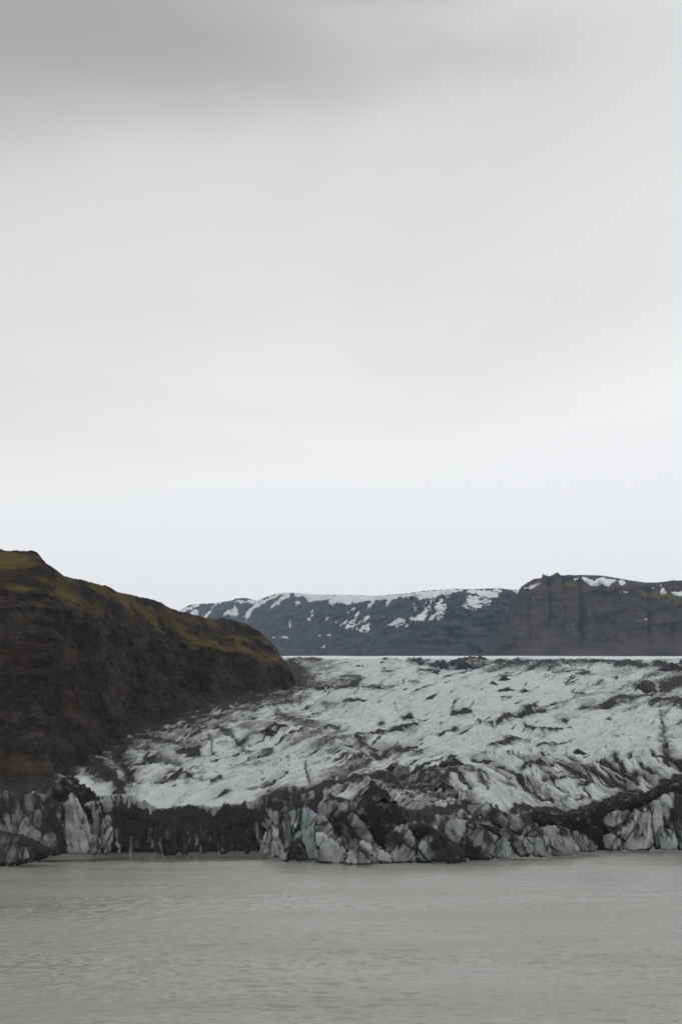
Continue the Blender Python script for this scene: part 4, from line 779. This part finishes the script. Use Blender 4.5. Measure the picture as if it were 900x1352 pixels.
Wt = lambda py: float(water_y(py))
BLOCKS = [
 # name, label, polygon, distance, options
 ('ice_hump', 'low grey ice hump at the hill end of the front, beside the ash topped slab', [(-60, 1052), (0, 1047), (15, 1050), (26, 1056), (32, 1076), (26, 1104), (-20, 1120), (-60, 1122)], 402, dict(ash_amt=.62, flute=.6)),
 ('ice_slab', 'thin grey capped ice slab with a black ash belly behind the fluted dome', [(24, 1053), (33, 1049), (52, 1048), (67, 1055), (82, 1061), (84, 1085), (40, 1096), (25, 1076)], 412, dict(ash_amt=.85, patch=(52, 1050, 14, -.7))),
 ('ice_dome', 'dirty fluted ice dome standing beside the pale pointed pinnacle', [(22, 1104), (27, 1086), (33, 1078), (48, 1070), (67, 1060), (78, 1063), (82, 1080), (83.5, 1127), (66, 1129), (46, 1124), (28, 1116)], 396, dict(ash_amt=.58, flute=.8, fdir=-25)),
 ('ice_pinnacle', 'tall pale pointed ice pinnacle with a knob on its tip', [(83, 1063), (91, 1056), (92, 1049), (97, 1048), (101, 1052), (107, 1067), (115, 1083), (121, 1100), (118, 1126), (87, 1127), (86, 1097), (86, 1070)], 398, dict(ash_amt=.34, flute=.45, band=.5, fdir=18, edge_dark=.4)),
 ('ice_fork', 'slim forked ice post leaning between the pinnacle and the black ice wall', [(109, 1064), (130, 1056), (134, 1075), (134, 1100), (128, 1112), (120, 1108), (123, 1085), (122, 1071)], 408, dict(ash_amt=.5)),
 ('ice_knuckle', 'grey knob of ice on top of the two small prongs', [(131, 1056), (145, 1050), (151, 1056), (149, 1070), (140, 1075), (132, 1070)], 412, dict(ash_amt=.62)),
 ('ice_prong', 'small ice prong slanting down under the grey knob', [(142, 1074), (150, 1079), (148, 1089), (135, 1104), (134, 1092)], 406, dict(ash_amt=.45)),
 ('ice_lump', 'rounded ice lump at the waterline below the forked post', [(115, 1114), (122, 1102), (131, 1107), (134, 1122), (131, 1127), (117, 1127)], 402, dict(ash_amt=.5)),
 ('ice_cluster', 'knobbly little ice stack at the foot of the black ice wall', [(133, 1106), (140, 1094), (148, 1091), (152, 1100), (148, 1112), (144, 1126), (136, 1127)], 404, dict(ash_amt=.46)),
 ('ice_sliver', 'narrow upright ice sliver next to the knobbly ice stack', [(151, 1098), (156, 1092), (159, 1100), (160, 1118), (157, 1126), (152, 1112)], 405, dict(ash_amt=.46)),
 ('ice_floe', 'low black ash covered ice shelf reaching into the lake at the hill end', [(-70, 1094), (0, 1097), (33, 1105), (55, 1115), (69, 1122), (62, 1131), (33, 1140), (0, 1142), (-70, 1146)], 376, dict(ash_amt=.80, depth=.55, rough=2.4, flute=.9, edge_dark=.2)),
 ('ice_lump', 'small grey ice lump stuck in the black shelf in the lake', [(26, 1122), (33, 1119), (41, 1121), (42, 1133), (29, 1135)], 370, dict(ash_amt=.5)),
 ('ice_stub', 'broad dark rounded ice pillar in the black wall', [(214, 1128), (216, 1092), (222, 1078), (230, 1079), (234, 1092), (236, 1128)], 419, dict(ash_amt=.98, depth=.5)),
 ('ice_stub', 'slim dark rounded ice pillar in the black wall', [(239, 1128), (240, 1097), (244, 1089), (248, 1100), (248, 1128)], 418, dict(ash_amt=.86, depth=.5)),
 ('ice_spike', 'pale twin pointed ice spike against the black wall', [(263, 1126), (264, 1095), (267, 1089), (269, 1098), (271, 1088), (274, 1090), (272, 1104), (271, 1126)], 416, dict(ash_amt=.55)),
 ('ice_stub', 'squat dark ice pillar by the twin pointed spike', [(291, 1127), (291, 1112), (297, 1108), (300, 1127)], 417, dict(ash_amt=.85)),
 ('ice_spike', 'thin grey ice spike standing alone in the black wall', [(323, 1126), (325, 1104), (327, 1096), (329, 1108), (330, 1126)], 418, dict(ash_amt=.85)),
 ('ice_stub', 'stubby grey ice pillar near the notch of the black wall', [(208, 1126), (209, 1108), (213, 1105), (215, 1126)], 416, dict(ash_amt=.72)),
 ('ice_stump', 'brownish ice knob perched above the outermost fluted slab', [(346, 1080), (352, 1076), (358, 1085), (355, 1094), (347, 1090)], 418, dict(ash_amt=.62)),
 ('ice_wedge', 'pale outermost wedge of the fluted ice group', [(343, 1126), (346, 1112), (351, 1100), (357, 1091), (360, 1103), (359, 1128)], 410, dict(ash_amt=.30, edge_dark=.35)),
 ('ice_spire', 'narrow pale ice column of the fluted group beside the outermost wedge', [(357, 1130), (360, 1090), (361, 1074), (366, 1071), (370, 1083), (371, 1132)], 405, dict(ash_amt=.27, edge_dark=.4)),
 ('ice_spire', 'wide pale ice column in the middle of the fluted group', [(368, 1132), (368.5, 1076), (377, 1070), (385, 1085), (384, 1113), (379, 1134)], 404, dict(ash_amt=.27, edge_dark=.4)),
 ('ice_plate', 'pale triangular ice plate above the dark boulder of the fluted group', [(377, 1071), (390, 1067), (393, 1085), (399, 1104), (390, 1114), (384, 1120), (382, 1088)], 405, dict(ash_amt=.30, edge_dark=.4)),
 ('ice_spire', 'slim grey ice column next to the blue ice face', [(389, 1069), (398, 1067), (401, 1108), (394, 1104)], 406, dict(ash_amt=.40)),
 ('ice_sheet', 'smooth blue green ice face between pale columns', [(398, 1069), (405, 1067), (412, 1071), (419, 1079), (420, 1098), (418, 1134), (402, 1134), (398, 1112)], 405, dict(ash_amt=.14, band=.3, blue=.85, flute=.15, depth=.2, edge_dark=.3)),
 ('ice_boulder', 'dark rounded ice boulder in the water before the fluted group', [(382, 1135), (385, 1115), (393, 1107), (400, 1112), (406, 1129), (404, 1135)], 396, dict(ash_amt=.68)),
 ('ice_boulder', 'small grey ice boulder touching the dark one before the fluted group', [(369, 1132), (377, 1122), (383, 1116), (385, 1134), (376, 1136)], 398, dict(ash_amt=.5)),
 ('ice_tower', 'grey ice tower with a snow rimmed top beside the blue ice face', [(418, 1083), (421, 1061), (432, 1056), (446, 1058), (442, 1078), (438, 1094), (427, 1086)], 412, dict(ash_amt=.45, fdir=-20)),
 ('ice_spine', 'long grey ice ridge slanting down from the snow rimmed tower', [(443, 1061), (452, 1061), (467, 1073), (480, 1086), (496, 1110), (484, 1117), (472, 1104), (455, 1092), (446, 1088), (440, 1078)], 409, dict(ash_amt=.52, fdir=-50, depth=.6)),
 ('ice_block', 'dark dirty ice block under the long slanting ridge', [(436, 1092), (450, 1086), (463, 1096), (474, 1107), (474, 1122), (456, 1124), (444, 1106)], 404, dict(ash_amt=.74)),
 ('ice_chute', 'smooth grey ice ramp above the squarish pale block', [(417, 1078), (428, 1077), (440, 1094), (457, 1119), (442, 1115), (424, 1104), (416, 1102)], 401, dict(ash_amt=.48, fdir=-45, depth=.6)),
 ('ice_block', 'squarish pale ice block standing in the lake', [(415.5, 1100), (425, 1100), (436, 1105), (449, 1117), (456, 1123), (454, 1140), (425, 1138), (416, 1135)], 391, dict(ash_amt=.30, flute=.3, band=.5, edge_dark=.4)),
 ('ice_boulder', 'flat topped pale ice boulder beside the squarish pale block', [(457, 1139), (461, 1123), (467, 1119), (480, 1126), (490, 1138), (486, 1143), (460, 1142)], 384, dict(ash_amt=.42)),
 ('ice_horn', 'pale curved ice horn behind the flat topped boulder', [(472, 1113), (482, 1110), (493, 1117), (499, 1138), (491, 1138), (484, 1125)], 389, dict(ash_amt=.3)),
 ('ice_wedge', 'small pale ice wedge between the curved horn and the round dome', [(496, 1120), (507, 1124), (516, 1130), (516, 1138), (497, 1138)], 389, dict(ash_amt=.34)),
 ('ice_dome', 'big round pale ice dome with an ash blackened flank', [(514, 1138), (509, 1120), (510, 1104), (519, 1094), (532, 1089), (542, 1099), (549, 1117), (548, 1138)], 391, dict(ash_amt=.34, patch=(515, 1108, 14, .7), flute=.4)),
 ('ice_boulder', 'blue tinted ice boulder next to the big round dome', [(547, 1138), (551, 1117), (560, 1105), (569, 1103), (584, 1115), (579, 1125), (573, 1138)], 392, dict(ash_amt=.27, blue=.45)),
 ('ice_step', 'grey dirty ice ledge sloping above the blue tinted boulder', [(538, 1090), (563, 1086), (581, 1101), (602, 1119), (590, 1122), (570, 1106), (556, 1111), (546, 1103)], 399, dict(ash_amt=.66, fdir=-40, depth=.7)),
 ('ice_mound', 'low black ice mound with one white spot at the waterline', [(569, 1138), (580, 1123), (593, 1117), (604, 1117), (613, 1126), (614, 1139)], 388, dict(ash_amt=.95, patch=(601, 1130, 5, -1.0))),
 ('ice_block', 'lumpy whitish ice block over the low black mound', [(584, 1096), (590, 1086), (605, 1081), (615, 1085), (613, 1098), (608, 1113), (594, 1113)], 402, dict(ash_amt=.32)),
 ('ice_tooth', 'pale tooth of ice beside the lumpy whitish block', [(615, 1087), (624, 1085), (629, 1093), (621, 1104), (615, 1112)], 404, dict(ash_amt=.36)),
 ('ice_boulder', 'dark round ice boulder marked with one white tongue', [(613, 1135), (616, 1108), (630, 1092), (643, 1099), (652, 1113), (655, 1134)], 398, dict(ash_amt=.80, patch=(631, 1111, 7, -1.0))),
 ('ice_boulder', 'blue grey ice boulder past the dark one with the white tongue', [(652, 1133), (654, 1113), (662, 1102), (669, 1107), (674, 1120), (673, 1132)], 402, dict(ash_amt=.34, blue=.45)),
 ('ice_block', 'square pale ice block on the upper slope, touching an oval one', [(619, 1064), (627, 1061), (636, 1063), (637, 1074), (627, 1079), (618, 1075)], 428, dict(ash_amt=.32, blue=.25)),
 ('ice_block', 'oval pale blue ice block on the upper slope', [(636, 1066), (642, 1060), (649, 1063), (648, 1072), (642, 1080), (635, 1079)], 426, dict(ash_amt=.26, blue=.35)),
 ('ice_block', 'flat pale ice block above the lumpy whitish one', [(602, 1073), (611, 1068), (619, 1072), (616, 1081), (604, 1081)], 424, dict(ash_amt=.4)),
 ('ice_block', 'dark broken ice block at the top of the smooth grey slope', [(645, 1078), (651, 1067), (660, 1073), (672, 1086), (668, 1092), (652, 1090)], 420, dict(ash_amt=.7)),
 ('ice_tongue', 'long smooth grey ice rib running down to the flat topped bluff', [(650, 1067), (661, 1069), (684, 1084), (706, 1093), (720, 1100), (712, 1106), (682, 1101), (664, 1089)], 424, dict(ash_amt=.46, fdir=-30, depth=.7)),
 ('ice_rib', 'short dark streaked ice rib beneath the long smooth one', [(630, 1088), (650, 1091), (668, 1098), (685, 1104), (697, 1122), (698, 1130), (684, 1131), (672, 1112), (650, 1100)], 406, dict(ash_amt=.64, fdir=-35, depth=.6)),
 ('ice_boulder', 'small pale ice boulder wedged by the streaked rib', [(684, 1106), (690, 1103), (700, 1112), (704, 1124), (694, 1128)], 405, dict(ash_amt=.42)),
 ('ice_block', 'pale green ice block beside the flat topped bluff', [(702, 1131), (706, 1110), (715, 1101), (724, 1107), (726, 1130)], 408, dict(ash_amt=.36, blue=.3)),
 ('ice_slab', 'flat topped grey ice bluff with a white rim', [(713, 1092), (735, 1091), (748, 1094), (755, 1106), (764, 1120), (762, 1127), (725, 1130), (722, 1108)], 418, dict(ash_amt=.48, flute=.6, patch=(726, 1093, 8, -.5))),
 ('ice_wedge', 'dull grey ice wedge under the black ash bank', [(755, 1101), (762, 1098), (777, 1107), (787, 1117), (785, 1124), (762, 1124)], 428, dict(ash_amt=.58)),
 ('ice_spit', 'thin black ice spit lying on the lake', [(738, 1122), (760, 1119), (784, 1120), (772, 1124), (740, 1126)], 438, dict(ash_amt=.95, depth=.5)),
 ('ice_slab', 'grey slab of ice leaning on the striped dome', [(796, 1083), (805, 1073), (831, 1069), (825, 1084), (814, 1095), (800, 1090)], 458, dict(ash_amt=.52)),
 ('ice_boulder', 'small dark ice boulder at the foot of the black ash bank', [(796, 1105), (807, 1101), (820, 1109), (824, 1122), (798, 1122)], 444, dict(ash_amt=.66)),
 ('ice_fin', 'broad pale fin of the striped ice dome', [(810, 1101), (828, 1088), (838, 1074), (848, 1066), (857, 1068), (860, 1100), (860, 1122), (822, 1122), (824, 1108)], 448, dict(ash_amt=.34, flute=.7, fdir=-18, edge_dark=.4)),
 ('ice_fin', 'narrow arched fin of the striped ice dome', [(855, 1064), (864, 1057), (871, 1059), (874, 1070), (874.5, 1093), (873, 1120), (863, 1120), (860, 1087)], 449, dict(ash_amt=.38, fdir=-6)),
 ('ice_boulder', 'rounded pale blue ice boulder at the foot of the striped dome', [(871, 1105), (880, 1095), (889, 1099), (893, 1113), (891, 1121), (873, 1121)], 444, dict(ash_amt=.22, band=.3, blue=.6, edge_dark=.35)),
 ('ice_shoulder', 'high grey shoulder of the striped ice dome', [(866, 1056), (877, 1050), (888, 1046), (900, 1050), (912, 1062), (900, 1090), (889, 1098), (882, 1098), (875, 1080)], 454, dict(ash_amt=.46, fdir=20)),
 ('ice_block', 'grey ice block next to the rounded pale blue boulder', [(890, 1098), (897, 1094), (908, 1099), (914, 1121), (892, 1121)], 446, dict(ash_amt=.44)),
 ('ice_block', 'wide pale ice block ending the striped dome', [(905, 1068), (930, 1056), (975, 1062), (990, 1120), (912, 1121)], 452, dict(ash_amt=.46)),
]
for i, (nm_, lab, poly, Y, opt) in enumerate(BLOCKS):
    mx = sum(p[0] for p in poly) / len(poly)
    opt = dict(opt); opt['ash_amt'] = opt['ash_amt'] + (0.13 if 555 < mx < 800 else 0.06 if mx < 170 or mx > 800 else 0.03)
    block(nm_, 'ice', lab, poly, Y, seed=1000 + 13 * i, **opt)

# black ash banks and cones lying on the ice
BANKS = [
 ('ash_mound', 'large black ash mound between the hill foot and the front ice', [(30, 1075), (55, 1054), (70, 1039), (88, 1025), (98, 1026), (110, 1036), (124, 1048), (140, 1062), (130, 1080), (60, 1090)], 432, .5),
 ('ash_heap', 'black ash bank above the big round ice dome', [(462, 1072), (487, 1061), (508, 1061), (525, 1065), (540, 1084), (520, 1100), (512, 1124), (498, 1116), (482, 1090)], 408, .3),
 ('ash_heap', 'long black ash bank above the flat topped ice bluff', [(684, 1076), (705, 1073), (722, 1072), (743, 1078), (767, 1072), (786, 1064), (800, 1060), (812, 1066), (800, 1090), (808, 1122), (770, 1124), (752, 1100), (733, 1094), (712, 1094)], 462, .3),
 ('ash_crest', 'narrow black ash ridge over the striped ice dome', [(783, 1068), (800, 1059), (825, 1053), (850, 1051), (867, 1042), (886, 1033), (893, 1031), (915, 1036), (930, 1050), (890, 1050), (860, 1060), (835, 1070), (800, 1078)], 470, .4),
]
for i, (nm_, lab, poly, Y, dp) in enumerate(BANKS):
    block(nm_, 'ash', lab, poly, Y, depth=dp, seed=3000 + 31 * i, m=M_ASH, flute=.9, fdir=20, rough=3.0, grow=0.5)
CONES = [
 ('black ash cone with a broad foot just above the dark front apron', 494, 1054, 44, 22), ('sharp black ash cone beside a round hole in clean ice', 597, 1009, 26, 9), ('small sharp black ash cone standing alone on smooth ice near the walkers', 762, 995, 17, 6.5),
 ('low black ash cone on clean ice below the dark upper moraine', 665, 898, 16, 6), ('black ash heap on clean ice, joined to a smaller one', 651, 904, 11, 4.5), ('flat dark ash heap on clean ice between two taller heaps', 669, 911, 18, 4), ('dark ash heap trailing to one side on clean ice', 693, 914, 16, 5),
 ('big black ash heap below the dark moraine corner', 849, 912, 26, 10), ('jagged black ash heap on the upper edge beside the bare snowfield', 614, 882, 22, 10), ('pointed black ash heap on the upper moraine', 582, 881, 16, 6), ('small black ash heap beside the grey dome shaped hollow', 352, 969, 22, 8), ('small dark ash heap with a tail on the smooth middle slope', 539, 948, 15, 5),
 ('black ash cone at the side of a wide dirty hollow', 586, 1040, 20, 8), ('dark ash heap on the long streak leading to the hill', 500, 910, 20, 4), ('small black ash cone in the dirty strip above the apron', 517, 1015, 13, 5), ('pair topped black ash heap in the moraine by the bare snowfield', 888, 884, 30, 10), ('dark little ash heap on pale ice under the far moraine', 575, 889, 9, 3.5), ('small ash heap on the edge of the far snowfield', 508, 871, 9, 3.5)]
for i, (lab, cx_, by_, w_, h_) in enumerate(CONES):
    h = shoot(g_bvh, cx_, by_)
    if h[0] is None: continue
    P0 = np.array(h[0]); s = P0[1] / (F * CP)
    rad = w_ * s / 2; hh = h_ * s
    nr, na = 14, 40
    rr = np.linspace(0, 1.35, nr)[:, None]; th = np.linspace(0, 2 * math.pi, na, endpoint=False)[None]
    X = rr * np.cos(th) * rad; Yq = rr * np.sin(th) * rad * 1.1
    wob = 1 + 0.35 * fbm(np.cos(th) * 1.3 + i, np.sin(th) * 1.3, 3, 50 + i)
    z = hh * (1 - (rr * wob) ** 0.85) + 0.22 * hh * fbm(X / rad * 2.2, Yq / rad * 2.2, 4, 70 + i)
    z = np.maximum(z, -0.5 * hh)
    Vc = np.stack([X + P0[0], Yq + P0[1] + 0.3 * rad, z + P0[2]], -1).reshape(-1, 3)
    ii = np.arange(nr - 1)[:, None] * na; jj = np.arange(na)[None]; j2 = (jj + 1) % na
    Fc = np.stack([ii + jj, ii + na + jj, ii + na + j2, ii + j2], -1).reshape(-1, 4)
    o = mesh_obj('ash_cone', Vc, Fc, M_ASH, origin=P0)
    tag(o, lab, 'ash heap')

# ------------------------------------------------------------------ walkers on the ice
def person_mesh(stride, arm, lean):
    """one skinned figure 1.75 m tall facing -Y"""
    J = {}; E = []; Rd = []; vs_ = []
    def v(name, p, r):
        J[name] = len(vs_); vs_.append(p); Rd.append(r)
    l = lean
    v('pelvis', (0, 0, .95), .15); v('waist', (0, -l * .3, 1.10), .14); v('chest', (0, -l, 1.32), .17); v('neck', (0, -l * 1.2, 1.48), .065); v('head', (0, -l * 1.3 - .01, 1.60), .105); v('crown', (0, -l * 1.3, 1.70), .085)
    E += [('pelvis', 'waist'), ('waist', 'chest'), ('chest', 'neck'), ('neck', 'head'), ('head', 'crown')]
    for sgn, nme in ((-1, 'l'), (1, 'r')):
        st = stride * sgn
        v(nme + 'hip', (sgn * .10, 0, .88), .10); v(nme + 'knee', (sgn * .11, -st * .5 - .03, .48), .075); v(nme + 'ankle', (sgn * .11, -st * .8 + .02, .09), .055); v(nme + 'toe', (sgn * .12, -st * .8 - .15, .04), .045)
        v(nme + 'sho', (sgn * .19, -l, 1.40), .075); v(nme + 'elb', (sgn * .25, -l + st * .3 + .02, 1.13), .06); v(nme + 'wri', (sgn * .25, -l + st * .3 - arm, .92 + arm * .5), .045); v(nme + 'hand', (sgn * .25, -l + st * .3 - arm * 1.3 - .02, .84 + arm * .6), .045)
        E += [('pelvis', nme + 'hip'), (nme + 'hip', nme + 'knee'), (nme + 'knee', nme + 'ankle'), (nme + 'ankle', nme + 'toe'), ('chest', nme + 'sho'), (nme + 'sho', nme + 'elb'), (nme + 'elb', nme + 'wri'), (nme + 'wri', nme + 'hand')]
    me = bpy.data.meshes.new('body'); me.from_pydata(vs_, [(J[a], J[b]) for a, b in E], [])
    o = bpy.data.objects.new('tmp', me); col.objects.link(o)
    md = o.modifiers.new('skin', 'SKIN')
    for i, r in enumerate(Rd):
        me.skin_vertices[0].data[i].radius = (r, r)
    me.skin_vertices[0].data[0].use_root = True
    sb = o.modifiers.new('sub', 'SUBSURF'); sb.levels = 1
    dg = bpy.context.evaluated_depsgraph_get()
    out = bpy.data.meshes.new_from_object(o.evaluated_get(dg))
    bpy.data.objects.remove(o)
    for p in out.polygons: p.use_smooth = True
    return out
POSES = [person_mesh(.0, .05, .02), person_mesh(.28, .12, .06), person_mesh(.12, .22, .04)]
def dressed(mesh, jacket, trousers):
    """trousers below the hips, jacket above, a band of skin for the face and hands"""
    m = mesh.copy(); m.materials.clear()
    for q in (jacket, trousers, SKIN): m.materials.append(q)
    for p in m.polygons:
        z = p.center.z; x = abs(p.center.x)
        p.material_index = 1 if (z < .93 and x < .2) else (2 if (1.53 < z < 1.66) or (x > .2 and z < .90) else 0)
    return m
SKIN = plain('skin', (.45, .30, .22)); TROUS = plain('dark_trousers', (.018, .018, .022)); HELM = {}
JK = {k: plain(k + '_jacket', c) for k, c in dict(black=(.02, .02, .024), navy=(.022, .028, .05), grey=(.06, .06, .065), red=(.62, .04, .05), brown=(.05, .035, .03), green=(.03, .045, .03)).items()}
HELMETS = {k: plain(k + '_helmet', c, .4) for k, c in dict(white=(.6, .6, .6), orange=(.55, .16, .03), black=(.02, .02, .02)).items()}
def cap_mesh():
    bm = bmesh.new(); bmesh.ops.create_uvsphere(bm, u_segments=12, v_segments=8, radius=.135)
    for v in list(bm.verts):
        if v.co.z < -.03: bm.verts.remove(v)
    for v in bm.verts: v.co.z *= .85
    me = bpy.data.meshes.new('helmet'); bm.to_mesh(me); bm.free(); return me
def pack_mesh():
    bm = bmesh.new(); bmesh.ops.create_cube(bm, size=1)
    for v in bm.verts: v.co.x *= .30 - .05 * (v.co.z > 0); v.co.y *= .18; v.co.z *= .46
    bmesh.ops.bevel(bm, geom=bm.edges[:], offset=.04, segments=2, affect='EDGES')
    me = bpy.data.meshes.new('backpack'); bm.to_mesh(me); bm.free(); return me
CAP, PACK = cap_mesh(), pack_mesh()
PEOPLE = [  # foot pixel, pose, turn, jacket, helmet, label, group
 (635.6, 997, 0, 20, 'black', 'white'), (638, 997.2, 1, 80, 'black', 'orange'), (640, 996.8, 2, 200, 'grey', 'white'), (642, 997, 0, 150, 'navy', 'white'), (645.4, 996.9, 1, 90, 'black', 'white'), (652.5, 998, 1, 100, 'brown', 'orange'),
 (669, 995.7, 0, 10, 'black', 'white'), (670.6, 995.5, 2, 160, 'navy', 'white'), (672.2, 995.6, 0, 220, 'black', 'orange'), (676, 995, 1, 95, 'grey', 'white'), (684, 997, 2, 60, 'black', 'white'), (697.6, 993, 0, 30, 'navy', 'white'), (700.6, 994.3, 0, 200, 'black', 'orange'), (715, 992, 1, 80, 'red', 'white'),
 (725, 986.5, 0, 0, 'black', 'white'), (727.2, 986.6, 2, 120, 'navy', 'orange'), (729.6, 986.4, 1, 90, 'black', 'white'), (732, 986.2, 0, 180, 'brown', 'white'), (734, 986, 1, 100, 'black', 'white')]
PL = {
 0: ('dark clad walker in the tight cluster at the foot of the ash streak', 'walkers clustered at the ash streak'), 4: ('dark clad walker stepping away from the cluster, under the long ash streak', None), 5: ('dark clad walker alone at the near end of the long ash streak', None),
 6: ('dark clad walker in the group of three on open ice', 'walkers in the group of three'), 9: ('dark clad walker standing by the group of three', None), 10: ('lone dark clad walker between the group of three and the two apart', None),
 11: ('dark clad walker of the two standing apart on open ice', 'two walkers standing apart'), 13: ('walker in a bright red jacket on the ice', None), 14: ('dark clad walker in the row behind the red jacketed one', 'walkers in the row behind')}
cur = None
_body = {}
for i, (px_, py_, pose, turn, jk, hm) in enumerate(PEOPLE):
    if i in PL: cur = PL[i]
    h = shoot(g_bvh, px_, py_)
    if h[0] is None: continue
    key = (pose, jk)
    if key not in _body: _body[key] = dressed(POSES[pose], JK[jk], TROUS)
    o = bpy.data.objects.new('person', _body[key]); col.objects.link(o)
    o.location = h[0]; o.rotation_euler = (0, 0, math.radians(turn))
    tag(o, cur[0], 'person', cur[1])
    me = CAP.copy() if hm not in HELM else HELM[hm]
    if hm not in HELM:
        me.materials.append(HELMETS[hm]); HELM[hm] = me
    c = bpy.data.objects.new('helmet', me); col.objects.link(c); c.parent = o
    lz = {0: .026, 1: .078, 2: .052}[pose]
    c.location = (0, -lz, 1.68)
    if 'pk' not in HELM:
        PACK.materials.append(JK['grey']); HELM['pk'] = PACK
    b = bpy.data.objects.new('backpack', PACK); col.objects.link(b); b.parent = o; b.location = (0, .17, 1.25)

# ------------------------------------------------------------------ damp air
def haze_box(x0, x1, y0, y1, z0, z1, dens_):
    bm = bmesh.new(); bmesh.ops.create_cube(bm, size=1)
    for v in bm.verts:
        v.co = Vector((x0 if v.co.x < 0 else x1, y0 if v.co.y < 0 else y1, z0 if v.co.z < 0 else z1))
    me = bpy.data.meshes.new('haze'); bm.to_mesh(me); bm.free()
    m = bpy.data.materials.new('damp_air'); m.use_nodes = True
    n, l = m.node_tree.nodes, m.node_tree.links
    n.remove(n['Principled BSDF'])
    p = n.new('ShaderNodeVolumePrincipled'); p.inputs['Color'].default_value = (.66, .82, 1.0, 1); p.inputs['Density'].default_value = dens_
    l.new(p.outputs[0], n['Material Output'].inputs['Volume'])
    me.materials.append(m)
    o = bpy.data.objects.new('haze', me); col.objects.link(o)
    tag(o, 'thin damp haze over lake, glacier and mountains', kind='stuff')
haze_box(-9050, 9050, -650, 14050, -5.0, 1400, 3.2e-5)
